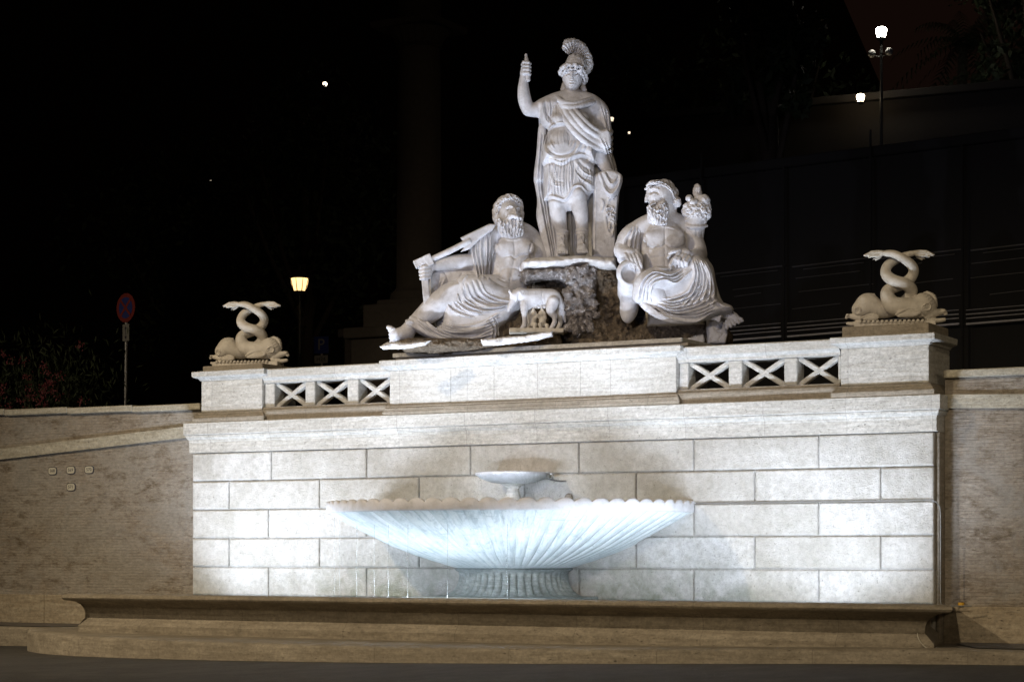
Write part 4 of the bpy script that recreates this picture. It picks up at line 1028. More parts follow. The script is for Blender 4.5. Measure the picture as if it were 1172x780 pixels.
    S += folds([(556, 366), (562, 376), (560, 388)], [(566, 360), (570, 374), (568, 388)], 3, 1.2, 1.4)
    c.strokes(S)
    c.mesh('drapery', U, a0, b0, mat, root)
    # oar / rudder with notched blade and hilt
    o = Carve((466, 572), (246, 354), (-38, 6), .7)
    o.tube([(484, 300, -26, 3.4), (512, 287, -25, 3.4), (535, 275, -23, 3.4)], 1, spline=False)
    o.poly([(525, 271), (558, 254.5), (566, 255), (562, 262), (548, 272), (536, 284), (525, 287.5), (532, 279), (529, 276)], -21, 2.8, 2, 1, spline=False, slope=(.12, 0))
    o.poly([(527, 272), (536, 268), (534, 273), (530, 275)], -22, 2.4, 2, 1, spline=False)
    o.box((483, 298, -25), (10.5, 4.6, 4.6), -.42, rnd=.8); o.box((490, 297, -25), (4, 6.5, 5), -.42, rnd=.8)
    o.box((486, 327, -24), (3.9, 22, 4), -.09, rnd=.8)
    o.mesh('oar', U, a0, b0, mat, root)
    return root
# ------------------------------------------------------------------ seated river god with urn and horn of plenty
def build_river_god_urn(loc, U):
    root = empty('river_god_statue', loc, 'seated bearded marble river god leaning on an urn and holding a horn of fruit', 'statue', 'marble river gods flanking the goddess', YAW)
    a0, b0 = 765, 385; mat = M['marble']; rng = np.random.RandomState(8)
    f = Carve((700, 856), (204, 392), (-46, 34), .7)
    f.tube([(760, 268, 2, 24), (760, 282, 0, 24), (760, 298, 0, 22), (762, 316, 0, 21)], 5, sw=.8)
    f.tube([(727, 262, 2, 9), (742, 255, 3, 10), (760, 251, 3, 11), (778, 255, 3, 10), (789, 262, 3, 9)], 5)
    f.ell((748, 272, -14), (13, 10, 6), k=4); f.ell((771, 272, -14), (13, 10, 6), k=4); f.ell((760, 301, -13), (14, 12, 7), k=4)
    # arm on the urn
    f.tube([(724, 263, 2, 10), (716, 274, 0, 9), (711, 285, -3, 8)], 3); f.tube([(711, 285, -3, 8), (715, 289, -10, 7.4), (720, 290, -16, 6)], 3)
    f.ell((721, 291, -18), (9, 7, 4.5), .5, k=2)
    for i in range(4): f.tube([(715+i*4.3, 292, -21, 2.3), (718+i*4.3, 300, -24, 2.3), (721.5+i*3.9, 308.5-abs(i-1.5)*1.1, -23, 1.8)], .5)
    f.tube([(727, 287, -18, 2.5), (732, 295, -20, 2.3), (733, 301, -20, 1.9)], .6)
    # arm holding the horn: upper arm down, forearm across the knee
    f.tube([(789, 264, 2, 10), (796, 276, 1, 9.5), (800, 289, -2, 8.6)], 3); f.tube([(800, 290, -4, 8.4), (795, 293, -16, 7), (788, 293, -25, 5.2)], 3)
    f.ell((780, 294, -29), (9.5, 7.5, 5), -.5, k=2)
    for i in range(4): f.tube([(774+i*4.0, 292+i*1.6, -33, 2.5), (769.5+i*4.2, 299.5+i*1.2, -37, 2.5), (770+i*4.3, 307-i*.3, -35, 2.1)], .4)
    f.tube([(775, 289, -31, 2.8), (766.5, 291, -35, 2.6), (761.5, 296.5, -35, 2.3)], .5)
    f.tube([(768, 299, -37, 2.2), (764.5, 306, -38, 2.8), (763.5, 312, -38, 2.4)], .5, spline=False)
    # neck, head in three-quarter profile
    f.cap((764, 256, 3), (763, 236, 0), 11, 9.5, 3)
    f.ell((757, 221, -2), (15.5, 16, 14.5), k=3); f.ell((748, 224, -8), (8, 12, 8), k=3); f.tube([(743.5, 213, -9, 3), (742, 219, -10, 2.6)], 2)
    f.tube([(741.5, 219, -10, 2.0), (739.6, 226, -11, 1.9), (739.2, 229, -11, 2.2)], 1.6)
    # legs
    f.tube([(770, 322, -4, 18), (757, 326, -16, 17), (742, 330, -28, 14)], 4); f.tube([(742, 331, -28, 13.5), (758, 346, -24, 12), (784, 358, -20, 9), (802, 360, -18, 6.5)], 3)
    f.tube([(775, 318, 0, 18), (790, 311, -8, 16.5), (801, 310, -12, 14.5)], 4); f.tube([(801, 311, -12, 14), (806, 328, -10, 12.5), (816, 346, -8, 9), (828, 356, -8, 6)], 3)
    # feet
    f.tube([(828, 356, -8, 6), (838, 361, -10, 5), (844, 366, -12, 3.6)], 2)
    for i in range(5): f.tube([(839-i*2.2, 361+i*1.5, -11-i, 2.2), (846.5-i*4.2, 364.5+i*2.3, -14-i*.6, 2.3), (848-i*4.4, 366+i*2.2, -14-i*.6, 1.9)], .6)
    f.tube([(800, 358, -18, 6), (810, 360, -20, 5), (818, 362, -21, 3.5)], 2)
    for i in range(5): f.tube([(815, 356+i*2, -21, 1.9), (823-i*.6, 358+i*2.2, -22, 1.9)], .6, spline=False)
    S = [([(738, 282), (748, 284), (757, 282.5), (760, 279), (764, 283), (774, 284), (783, 280)], 1.4, -1.9), ([(760, 258), (759.5, 280), (760, 312)], 1.2, -.9),
         ([(742, 296), (752, 294), (768, 294), (778, 296)], 1.2, -1.0), ([(744, 306), (756, 309), (774, 306)], 1.2, -1.1), ([(745, 262), (758, 259), (772, 262)], 1.1, .8), ([(760, 313)], 1.1, -1.8),
         ([(736, 266), (738, 274), (737, 284)], 1.3, -1.5), ([(783, 264), (783, 274), (786, 282)], 1.3, -1.4), ([(741, 290), (743, 298), (741, 306)], 1.2, -1.0), ([(778, 288), (777, 298), (780, 304)], 1.2, -1.0)]
    S += [([(742, 216.5), (747, 215), (753, 217)], 1.1, 1.4), ([(743.5, 220.8), (747.5, 220), (752.5, 221.6)], 1.5, -3.0), ([(745.5, 222), (748.5, 221.4), (751.5, 222.4)], .7, 1.3), ([(741, 235), (746, 234.6)], .8, -1.5), ([(757, 226), (755, 232)], 1.2, -.8)]
    f.strokes(S)
    f.mesh('figure', U, a0, b0, mat, root)
    h = Carve((728, 786), (200, 270), (-34, 20), .7)
    h.ell((761, 217.5, 3), (15.5, 12, 14.5), .15, k=3)
    for i in range(5): h.tube([(739+i*1.4, 215.5-i*1.3, -10+i*1.5, 2.0), (745+i*2.4, 209.5-i*.7, -14+i*2.2, 2.3), (757+i*1.8, 211-i*1.2, -14+i*3, 2.4), (767+i*.9, 218-i*1.5, -11+i*3, 2.4), (772-i*.4, 227-i*2, -6+i*2, 2.2)], .7)
    h.ell((773.5, 229.5, -4), (5.5, 6.5, 6.5), k=1.5); h.tube([(767, 232, 2, 6), (769, 242, 3, 5.5), (771, 251, 3, 4.5)], 3)
    h.poly([(741, 234), (747, 236), (752, 231), (760, 228), (765, 238), (764, 250), (763, 257), (756, 261), (748, 258), (742, 254), (740, 244)], -10, 10, 8, 2)
    h.tube([(749, 231.5, -14, 1.7), (745, 233.4, -16, 1.7), (740.5, 237, -15, 1.6)], 1)
    h.strokes(beard_strokes(741, 764, 237, 259, 12, rng) + curls(lambda r: (742+r.rand()*21, 234+r.rand()*24), 26, 2.0, 1.4, rng) + folds([(738, 210), (752, 206), (766, 212), (774, 224)], [(746, 218), (758, 218), (766, 222), (770, 232)], 6, .9, 1.5)); h.rough(.8, 3.0, 2)
    h.mesh('hair_and_beard', U, a0, b0, mat, root)
    # cloth over the shoulder, lap and legs
    c = Carve((706, 842), (250, 390), (-52, 34), .7)
    c.tube([(733, 259, 2, 7), (723, 265, 0, 10), (716, 276, 0, 10.5), (714, 287, 0, 9.5), (722, 300, 4, 8)], 3)
    c.poly([(718, 258), (736, 256), (734, 280), (732, 300), (720, 304), (710, 290), (712, 272)], 4, 11, 7, 3)
    c.poly([(726, 324), (731, 316), (742, 311), (756, 310), (772, 312), (780, 303), (792, 294), (806, 298), (814, 308), (818, 326), (821, 342), (836, 350), (837, 357), (824, 361), (812, 365), (795, 367), (770, 364), (752, 358), (740, 353), (728, 345), (724, 334)], -15, 22, 9, 4)
    c.tube([(730, 340, -30, 8), (736, 326, -36, 10), (752, 320, -34, 12), (768, 320, -26, 11), (782, 308, -22, 10), (795, 303, -22, 10)], 4)
    c.tube([(735, 350, -30, 4), (748, 360, -34, 4), (764, 366, -34, 4.5), (790, 366, -32, 4.5), (808, 360, -28, 4)], 2)
    c.tube([(794, 270, 10, 6), (800, 288, 8, 7), (806, 304, 4, 8)], 3)
    S = folds([(727, 345), (731, 326), (745, 315), (762, 318), (776, 312)], [(742, 346), (744, 330), (756, 324), (772, 326), (788, 312)], 4, 1.5, 2.0)
    S += folds([(772, 350), (786, 336), (792, 318), (790, 300)], [(812, 352), (814, 334), (812, 318), (804, 300)], 7, 1.4, 1.9)
    S += folds([(748, 342), (764, 344), (782, 336), (790, 322)], [(752, 352), (770, 360), (798, 356), (820, 344)], 6, 1.4, 2.1)
    S += folds([(742, 354), (760, 364), (790, 368), (812, 360)], [(750, 350), (766, 358), (792, 360), (814, 352)], 3, 1.3, 1.6)
    S += folds([(722, 260), (715, 275), (716, 292)], [(733, 258), (730, 278), (730, 298)], 4, 1.3, 1.5)
    S += [([(744, 312), (756, 314), (770, 311)], 1.2, -1.8), ([(746, 308), (758, 311), (772, 307)], 1.2, 1.2), ([(815, 346), (826, 352), (834, 353)], 1.1, 1.3), ([(816, 350), (826, 356)], 1.1, -1.3)]
    c.strokes(S)
    c.mesh('drapery', U, a0, b0, mat, root)
    # urn: wide mouth towards the square, belly running back and down
    u = Carve((696, 764), (290, 378), (-44, 30), .8)
    u.cap((721, 318, -12), (722, 330, 8), 14.5, 15, 3); u.ell((721, 346, 12), (11, 20, 12), .12, k=4)
    u.ell((720, 313, -21), (16, 16, 5), k=1.5, tilt=.12); u.ell((720, 313, -25), (14.6, 14.6, 2.8), k=1, tilt=.12)
    u.ell((720.5, 314, -28), (10.8, 10.8, 12), k=1.2, sub=True, tilt=.12)
    u.mesh('urn', U, a0, b0, mat, root)
    # horn of plenty filled with fruit
    q = Carve((770, 826), (206, 306), (-34, 26), .75)
    q.tube([(801, 292, 8, 5), (797, 276, 4, 8), (795, 262, 0, 10.5), (796, 248, -2, 13), (796, 240, -2, 14)], 2)
    q.tube([(783, 256, -6, 2), (790, 259, -12, 2.2), (800, 259, -12, 2.2), (808, 257, -6, 2)], 1)
    q.strokes([([(788, 262), (790, 275), (794, 288)], 1, -.9), ([(796, 262), (797, 275), (799, 288)], 1, -.9), ([(803, 262), (803, 275), (803, 288)], 1, -.9)])
    ho = q.mesh('cornucopia', U, a0, b0, mat, root)
    q = Carve((770, 826), (206, 264), (-34, 22), .7)
    q.ell((797, 240, -3), (17, 14, 13), k=2); q.ell((798, 217, -1), (5.4, 9, 5.4), k=1)
    for a, b, w_, r_ in ((788, 226, -8, 4.4), (805, 228, -7, 7), (809, 236, -6, 4.6), (785, 234, -9, 3.8), (793, 231, -12, 4.6), (784, 242, -7, 4), (787, 250, -8, 4), (809, 245, -6, 4.2), (805, 252, -7, 3.8), (797, 239, -12, 4.6)):
        q.ell((a, b, w_), (r_, r_, r_), k=1.4)
    for _ in range(150):
        t = rng.rand()*6.28; rr = math.sqrt(rng.rand()); a = 797+math.cos(t)*15.5*rr; b = 241+math.sin(t)*13.5*rr
        q.ell((a, b, -5-11*math.sqrt(max(0, 1-rr*rr))), (1.5, 1.5, 1.8), k=.3)
    q.rough(.7, 3, 2)
    q.strokes([([(795+i*2-3, 210), (795+i*2-3, 224)], .5, -.7) for i in range(4)]+[([(793, 211+3*i), (803, 212+3*i)], .5, -.7) for i in range(5)])
    q.mesh('fruit', U, a0, b0, mat, ho)
    return root
# ------------------------------------------------------------------ she-wolf with the twins
def build_wolf(loc, U):
    root = empty('wolf_statue', loc, 'marble she-wolf lowering her head over two infants, on a ledge below the goddess', 'statue', None, YAW)
    a0, b0 = 612, 378; mat = M['marble']
    f = Carve((576, 652), (312, 384), (-20, 16), .6)
    f.tube([(603, 341, -2, 9), (613, 341, -1, 9.6), (624, 340, 0, 8.4), (633, 341, 0, 8.8), (637, 345, 0, 7.5)], 3, sw=.8)
    f.ell((602, 347, -2), (7.5, 9, 7), k=3)                       # deep chest
    f.tube([(600, 338, -2, 8), (594, 337, -4, 6.6), (590, 339, -5, 6)], 2); f.ell((589, 341, -5), (5.6, 6, 5), k=2)
    f.tube([(588, 343, -5, 4.4), (584.5, 350, -6, 3), (582.5, 355, -6, 2.4)], 1.4)
    f.tube([(586, 338, -7, 2), (583.5, 335, -8, 1.4), (583, 332.5, -8, .8)], .6, spline=False); f.tube([(589, 336, -2, 2), (588, 332.5, -2, 1.4)], .6, spline=False)
    for dx, w_ in ((0, -8), (6, 5)):                              # fore legs
        f.tube([(600+dx, 348, w_*.7, 5), (600+dx, 358, w_, 3.3), (600.5+dx, 366, w_, 2.5), (600+dx, 373, w_, 2.4), (598+dx, 376, w_, 2.6)], 1.5)
    for dx, w_ in ((0, -7), (7, 5)):                              # hind legs: knee forward, hock back
        f.tube([(633+dx*.4, 346, w_*.7, 7.4), (630+dx, 356, w_, 4.8), (635+dx, 364, w_, 2.7), (633.5+dx, 372, w_, 2.4), (631+dx, 376, w_, 2.6)], 1.5)
    f.tube([(640, 340, 0, 2.6), (643.5, 350, 1, 2.4), (645, 360, 1, 2.4), (647, 368, 1, 1.2)], 1)
    for i in range(6): f.ell((607+i*3.2, 351.5, -4), (1.5, 2.4, 1.5), k=.5)
    f.strokes([([(621, 333), (620, 342), (622, 348)], .7, -1.0), ([(586, 343), (588, 342.5)], .6, -1.2), ([(583, 353), (585, 353.6)], .5, -.9), ([(594, 336), (593, 344), (596, 350)], .8, -1.0)]
              + [([(597+i*2, 334+(i % 2)), (598+i*2, 338)], .5, -.8) for i in range(12)] + [([(593+i*2, 343+(i % 3)), (594+i*2, 348+(i % 3))], .5, -.7) for i in range(5)])
    f.mesh('wolf', U, a0, b0, mat, root)
    p = Carve((580, 650), (368, 384), (-20, 14), .7); p.box((614, 379, -1), (31, 2.6, 12), rnd=.8); p.rough(.5, 5, 2)
    p.mesh('plinth', U, a0, b0, M['dolphin'], root)
    for ax, s in ((609.5, 1), (621, -1)):
        t = Carve((598, 634), (350, 380), (-16, 10), .5)
        hx = ax+1.2*s
        t.ell((hx, 359, -3), (3.8, 3.8, 3.8), k=1); t.ell((ax, 367.5, -2), (4.2, 6, 4), k=1.5)
        t.tube([(ax-3*s, 364, -3, 2), (ax-2*s, 359, -5, 1.7), (ax+1*s, 354.5, -5, 1.5)], .8); t.tube([(ax+3*s, 364, -3, 2), (ax+6*s, 361, -5, 1.6)], .8)
        t.tube([(ax-1*s, 372, -3, 2.8), (ax+3*s, 372, -8, 2.3), (ax+2*s, 376, -8, 1.9)], .8); t.tube([(ax, 372, 0, 2.8), (ax-5*s, 373, -5, 2.3), (ax-5*s, 376.5, -7, 1.8)], .8)
        t.strokes([([(hx-1.6, 358.4)], .4, -.7), ([(hx+1.4, 358.4)], .4, -.7), ([(hx, 359.5)], .4, .6), ([(hx-1, 361.2), (hx+1, 361.2)], .3, -.5)])
        t.mesh('infant', U, a0, b0, M['dolphin'], root)
    return root
# ------------------------------------------------------------------ pair of twined dolphins
def build_dolphins(loc, U, rz):
    root = empty('dolphin_sculpture', loc, '', 'sculpture', 'twined dolphins on the end pedestals', rz)
    a0, b0 = 1023, 372; mat = M['dolphin']
    P = lambda X, Y: (960+.1538*X, 270+.1538*Y)
    f = Carve((962, 1084), (280, 376), (-24, 22), .65)
    def T(lst, k=1.5): f.tube([(*P(X, Y), w_, r_) for X, Y, w_, r_ in lst], k, step=2.2)
    # near dolphin: head on the right, body to the left, neck rising and twining upward
    T([(640, 520, -5, 11), (560, 525, -7, 11.5), (470, 520, -8, 10.5), (390, 500, -8, 9.5), (352, 440, -7, 7.6), (352, 392, -3, 6.6), (400, 358, 3, 6.3), (470, 330, 6, 6), (525, 290, 5, 5.6), (545, 240, 1, 5.3), (520, 195, -4, 5), (455, 150, -7, 4.4), (390, 118, -6, 3.8), (330, 112, -4, 3)])
    # far dolphin
    T([(150, 520, 5, 9.5), (210, 490, 5, 12), (290, 520, 6, 10), (380, 520, 8, 8), (480, 470, 8, 7), (520, 420, 5, 6.4), (525, 380, 0, 6.6), (480, 345, -6, 6.4), (400, 320, -7, 6.2), (345, 275, -4, 5.8), (340, 225, 0, 5.3), (370, 180, 4, 5), (430, 145, 6, 4.4), (490, 122, 4, 3.6), (540, 112, 1, 2.8)])
    f.ell((*P(610, 490), -5), (13, 12, 11), k=3); f.ell((*P(205, 470), 5), (12, 11, 10), k=3)
    # snouts: two rolled lips each
    for s, (X, Y), w_ in ((1, (690, 590), -7), (-1, (110, 600), 3)):
        ax, by = P(X, Y); e = 1 if s > 0 else .72
        f.tube([(ax-6*s, by-2, w_, 5*e), (ax+4*s*e, by-4.5, w_, 4*e), (ax+11*s*e, by-5.5, w_, 2.8*e), (ax+13*s*e, by-3, w_, 2.4*e)], 1)
        f.tube([(ax-6*s, by+3, w_, 5*e), (ax+4*s*e, by+4.4, w_, 3*e), (ax+11*s*e, by+3.6, w_, 2.6*e)], 1)
        f.ell((ax+11*s*e, by-5.8, w_-2), (2.6*e, 2.2*e, 2.4), k=.6)
    # dorsal crests and side fins
    f.tube([(*P(640, 410), -2, 2.2), (*P(690, 440), -3, 2.4), (*P(706, 510), -4, 2)], 1, sw=1.6); f.poly([P(600, 420), P(650, 404), P(690, 440), P(706, 520), P(680, 540)], -3, 2.5, 3, 1)
    f.poly([P(165, 430), P(215, 398), P(260, 402), P(268, 440), P(230, 470)], 4, 2.4, 3, 1, spline=False)
    f.poly([P(400, 580), P(460, 535), P(560, 535), P(600, 560), P(560, 595), P(430, 600)], -17, 2.6, 4, 1); f.poly([P(150, 590), P(230, 555), P(290, 575), P(270, 610), P(180, 610)], -6, 2.6, 4, 1)
    # carved ring eyes
    S = [([P(640+27*math.cos(t), 525+27*math.sin(t)) for t in np.linspace(-3.4, 2.4, 9)], .8, 1.8), ([P(612+10*math.cos(t), 525+10*math.sin(t)) for t in np.linspace(0, 6.28, 7)], .6, 1.2), ([P(612, 525)], .9, -1.6)]
    S += [([P(132+22*math.cos(t), 535+26*math.sin(t)) for t in np.linspace(1, 6.6, 9)], .8, 1.7), ([P(135, 535)], 1, -1.4)]
    S += [([P(410, 590), P(480, 560), P(580, 565)], .6, -1.2), ([P(430, 575), P(500, 548), P(560, 548)], .6, -1.2), ([P(160, 600), P(220, 575), P(280, 590)], .6, -1.2), ([P(650, 600), P(700, 600), P(780, 596)], .7, -2.0), ([P(600, 585), P(620, 600), P(650, 620)], .8, 1.2)]
    S += [([P(640+i*14, 418+i*20), P(620+i*14, 432+i*20)], .5, -1.0) for i in range(5)]
    f.strokes(S, 6)
    f.mesh('dolphin_pair', U, a0, b0, mat, root)
    # leafy tail fins
    for s, tip, k0, w_ in ((-1, (172, 128), (335, 112), -4), (1, (700, 130), (535, 112), 1)):
        t = Carve((974, 1080), (274, 302), (-16, 14), .5)
        ax, by = P(*k0); tx, ty = P(*tip)
        t.cap((ax+s*-3, by, w_), (ax+s*6, by-1, w_), 2.8, 2.6, 1)
        t.poly([(ax, by-2.5), (ax+s*8, by-4), (ax+s*16, by-3.4), (tx, ty-1), (tx-s*2, ty+1.2), (tx-s*5, ty+1), (tx-s*6, ty+2.8), (tx-s*10, ty+1.8), (ax+s*10, by+5), (ax+s*3, by+3)], w_, 2.3, 2.5, 1, spline=False)
        t.poly([(ax+s*2, by+1), (ax+s*9, by+2), (ax+s*15, by+6.5), (ax+s*12, by+6.2), (ax+s*11, by+8), (ax+s*5, by+5)], w_+4, 2, 2.2, 1, spline=False)
        t.strokes([([(ax+s*4, by-1.4+q*1.6), (ax+s*14, by-1.6+q*1.8), (tx-s*3, ty+q*.8)], .45, -.9) for q in range(3)], 4)
        t.mesh('tail_fin', U, a0, b0, mat, root)
    # scalloped wave under them
    v = Carve((962, 1084), (350, 378), (-24, 22), .6)
    v.box((1022, 369.5, -2), (46, 3.4, 16), rnd=1.2)
    for i in range(15):
        ax = 983+i*5.0
        v.ell((ax, 366.6-.10*i*0, -17.5), (2.6, 2.0, 2.4), k=.8)
    v.strokes([([(983+i*5+2.5, 364.5), (983+i*5+2.0, 370)], .7, -1.3) for i in range(15)], 4); v.rough(.3, 4, 2)
    v.mesh('wave_base', U, a0, b0, mat, root)
    return root
# ------------------------------------------------------------------ rock work under the statues (carved like the figures)
def rock_obj(name, label, cat, loc, U, a0, b0, lo, fn, mat, group=None, h=1.0, rz=YAW):
    c = Carve(*lo, h); fn(c); o = c.mesh(name, U, a0, b0, mat, None)
    o.location = loc; o.rotation_euler = (0, 0, rz); return tag(o, label, cat, group)
RL = (0.237, 1.0, 4.953); RU = .01444          # carving origin at a=650, b=390
def ledge(c):
    c.poly([(596, 299), (604, 294), (640, 292), (668, 291), (704, 294), (706, 308), (690, 309), (668, 303), (650, 305), (625, 308), (598, 307)], -6, 34, 8, 2, spline=False, power=.25); c.rough(1.0, 7, 3)
rock_obj('stone_slab', 'chipped white stone slab under the feet of the goddess', 'slab', (RL[0], RL[1], RL[2]-.065), RU, 650, 390, ((585, 716), (284, 318), (-46, 34)), ledge, M['slab'])
def pillar(c):
    c.poly([(600, 308), (648, 304), (682, 305), (684, 330), (676, 345), (682, 362), (672, 376), (660, 390), (655, 372), (645, 366), (644, 345), (651, 335), (640, 322), (618, 321), (600, 324)], -12, 24, 10, 3)
    rg = np.random.RandomState(1)
    for _ in range(60):
        a, b = 648+rg.rand()*32, 308+rg.rand()*70; c.ell((a, b, -30-rg.rand()*6), (3+rg.rand()*3, 3+rg.rand()*3, 4), k=1.2)
    c.rough(2.6, 9, 4); c.rough(1.6, 3, 2)
rock_obj('tufa_rock', 'pale crumbly rock column carrying the slab, right beside the she-wolf', 'rock', (RL[0], RL[1], RL[2]-.05), RU, 650, 390, ((590, 696), (298, 400), (-50, 24)), pillar, M['tufa'])
def core(c):
    c.poly([(604, 306), (700, 306), (716, 330), (722, 352), (728, 392), (560, 394), (566, 372), (592, 352), (602, 330)], 22, 22, 12, 3)
    c.poly([(676, 308), (700, 306), (712, 325), (718, 350), (724, 394), (650, 394), (664, 372), (680, 350)], -2, 26, 10, 3)
    c.rough(3.4, 12, 4); c.rough(1.6, 4, 2)
rock_obj('rock_mound', 'dark brown mossy rock mound behind the she-wolf and under the statues', 'rock', RL, RU, 650, 390, ((548, 744), (296, 402), (-40, 50)), core, M['rock'])
def low_left(c):
    c.poly([(452, 392), (470, 388), (520, 388), (560, 389), (585, 384), (640, 380), (645, 398), (600, 402), (520, 404), (462, 402)], 0, 30, 6, 2, spline=False, power=.3); c.rough(1.8, 8, 4); c.rough(1.0, 3, 2)
rock_obj('rock_bed', 'flat dark rock bed below the reclining river god and the she-wolf', 'rock', RL, RU, 650, 390, ((440, 660), (370, 412), (-42, 42)), low_left, M['rock'])
def low_right(c):
    c.poly([(655, 388), (700, 384), (735, 372), (740, 362), (802, 366), (826, 372), (838, 384), (838, 396), (760, 398), (650, 400)], 0, 30, 6, 3, spline=False, power=.3); c.rough(2.0, 9, 4); c.rough(1.0, 3, 2)
rock_obj('rock_bed', 'flat dark rock bed below the seated river god with the urn', 'rock', RL, RU, 650, 390, ((640, 850), (352, 410), (-42, 44)), low_right, M['rock'])
def seat(c):
    c.poly([(738, 350), (800, 356), (806, 376), (738, 378)], -14, 26, 5, 2, spline=False); c.rough(.9, 8, 3)
rock_obj('seat_block', 'rough stone seat block below the drapery of the seated river god', 'stone', RL, RU, 650, 390, ((726, 820), (338, 384), (-38, 34)), seat, M['dolphin'])
SL = [('upright block of white stone supporting the foot of the seated river god', [(803, 369), (826, 370), (827, 388), (824, 400), (804, 400)], -58, 11, ((794, 836), (360, 408), (-76, -40)), .3),
      ('small broken white stone lying between the parapet slab and the upright block', [(779, 394), (790, 391), (799, 389), (801, 397), (798, 401), (780, 401)], -62, 6, ((772, 808), (382, 408), (-72, -50)), .4),
      ('long flat white slab with broken edge below the she-wolf', [(551, 394), (600, 390), (631, 385), (632, 391), (612, 396), (570, 401), (553, 401)], -58, 9, ((544, 642), (376, 408), (-72, -44)), .3),
      ('pointed flat white slab below the foot of the reclining river god', [(438, 402), (447, 397), (470, 398), (496, 395), (490, 400), (468, 404), (441, 405)], -54, 9, ((430, 504), (388, 412), (-68, -40)), .3)]
for lb, pts, w_, hw_, lo, pw in SL:
    def fn(c, pts=pts, w_=w_, hw_=hw_, pw=pw): c.poly(pts, w_, hw_, 3, 1, spline=False, power=pw); c.rough(.9, 4, 3)
    rock_obj('stone_slab', lb, 'slab', RL, RU, 650, 390, lo, fn, M['slab'], h=.8)
build_goddess((0.215, 1.2, 6.306), 0.01452)
build_river_god_oar((-1.08, .75, 4.90), .014629)
build_river_god_urn((2.106, .9, 4.885), .014022)
build_wolf((-.035, .35, 5.079), .01426)
dr = build_dolphins((6.0, .55, 4.823), .01307, math.radians(20))
dr['label'] = 'pale stone sculpture of two twined dolphins on the right end pedestal'
dl = copy_tree(dr); dl.location = (-5.92, .55, 4.760); dl['label'] = 'pale stone sculpture of two twined dolphins on the left end pedestal, nearer the no-stopping sign'
# ------------------------------------------------------------------ hill and terrace behind the fountain
bm = bmesh.new()
hx = [-260, -160, -110, -80, -60, -48, -40, -32, -26, -20, -14, -8, 6, 14, 25, 60, 140]; hy = [1.05, 6, 15, 30, 44, 60, 85, 120, 170, 260]
def hill_z(x, y):
    base = 3.6 if y < 12 else 3.6+(y-12)*.03
    up = max(0, y-50)/70
    k = max(0, min(1, (15.96-(y+29.2)*.40-x)/14+.5)); k = k*k*(3-2*k)
    return base+min(1, up)**1.1*(10+55*k)+math.sin(x*.11+y*.07)*min(1, up)*2
g = [[bm.verts.new((x, y, hill_z(x, y))) for x in hx] for y in hy]
for j in range(len(hy)-1):
    for i in range(len(hx)-1): bm.faces.new((g[j][i], g[j][i+1], g[j+1][i+1], g[j+1][i]))
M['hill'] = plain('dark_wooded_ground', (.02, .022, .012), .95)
tag(smooth(obj('hill', bm, M['hill'])), kind='structure')
# ------------------------------------------------------------------ trees
def tree(name, x, y, z0, h, cr, ch, n, seed, label, cat='tree', lean=0, ls=.16):
    rg = np.random.RandomState(seed); e = empty(name, (x, y, z0), label, cat, 'trees on the hill')
    bm = bmesh.new(); th = h-ch*.9
    pts = [(0, 0, 0, .03*h), (lean*.4, 0, th*.5, .022*h), (lean, .1, th, .017*h), (lean*1.2, 0, th+ch*.5, .008*h)]
    for a, b in zip(pts[:-1], pts[1:]): cyl(bm, a[:3], b[:3], a[3], b[3], 9, False)
    for k in range(7):
        t = k*.9+rg.rand(); r_ = cr*(.5+.3*rg.rand()); a = Vector((lean, 0, th*(.75+.04*k))); b = Vector((lean+r_*math.cos(t), r_*math.sin(t), th+ch*(.25+.4*rg.rand()))); m = (a+b)/2+Vector((0, 0, -.08*cr))
        cyl(bm, a, m, .009*h, .006*h, 6, False); cyl(bm, m, b, .006*h, .002*h, 6, False)
    smooth(obj('trunk', bm, M['bark'], e))
    nc = max(10, n//90); cl = []
    for _ in range(nc):
        v = rg.randn(3); v /= np.linalg.norm(v); rr = .35+.6*rg.rand()
        cl.append((v*rr*np.array((cr, cr, ch*.5))+np.array((lean, 0, h-ch*.5)), cr*(.18+.17*rg.rand())))
    V = []; 
    for _ in range(n):
        c_, r_ = cl[rg.randint(nc)]; v = rg.randn(3); v /= np.linalg.norm(v); p = c_+v*r_*(.6+.5*rg.rand())
        a = rg.randn(3); a /= np.linalg.norm(a); b = np.cross(a, rg.randn(3)); b /= np.linalg.norm(b); s = ls*(.6+.8*rg.rand())
        V += [p-a*s, p+b*s*.45, p+a*s, p-b*s*.45]
    me = bpy.data.meshes.new('crown'); me.from_pydata([tuple(v) for v in V], [], [(4*i, 4*i+1, 4*i+2, 4*i+3) for i in range(n)])
    obj('crown', me, M['leaf'], e); return e
TR = [(-24.2, 28.6, 4.1, 13.5, 4.0, 9.0, 5200, 'dense evergreen tree with faintly lit leaves, left of the dark column'),
      (-31.0, 31.0, 4.2, 13.0, 4.6, 9.0, 4200, 'dark broad tree at the far left above the no-stopping sign'),
      (-6.7, 27.0, 4.1, 15.6, 1.6, 6.5, 3600, 'tree with lamp-lit leaves just left of the bright lamp post'),
      (-12.0, 41.0, 4.5, 17.0, 4.4, 9.0, 3600, 'dark tree rising beyond the netted wall, behind the raised arm side of the seated god'),
      (-2.2, 40.0, 4.5, 19.0, 3.4, 8.5, 4200, 'dark tree at the top right corner against the brown night sky'),
      (-19.0, 46.0, 4.6, 17.0, 4.6, 9.0, 3000, 'dark tree in the middle distance straight behind the goddess')]
for i, (x, y, z, h, cr, ch, n, lb) in enumerate(TR): tree('tree', x, y, z, h, cr, ch, n, 20+i, lb)
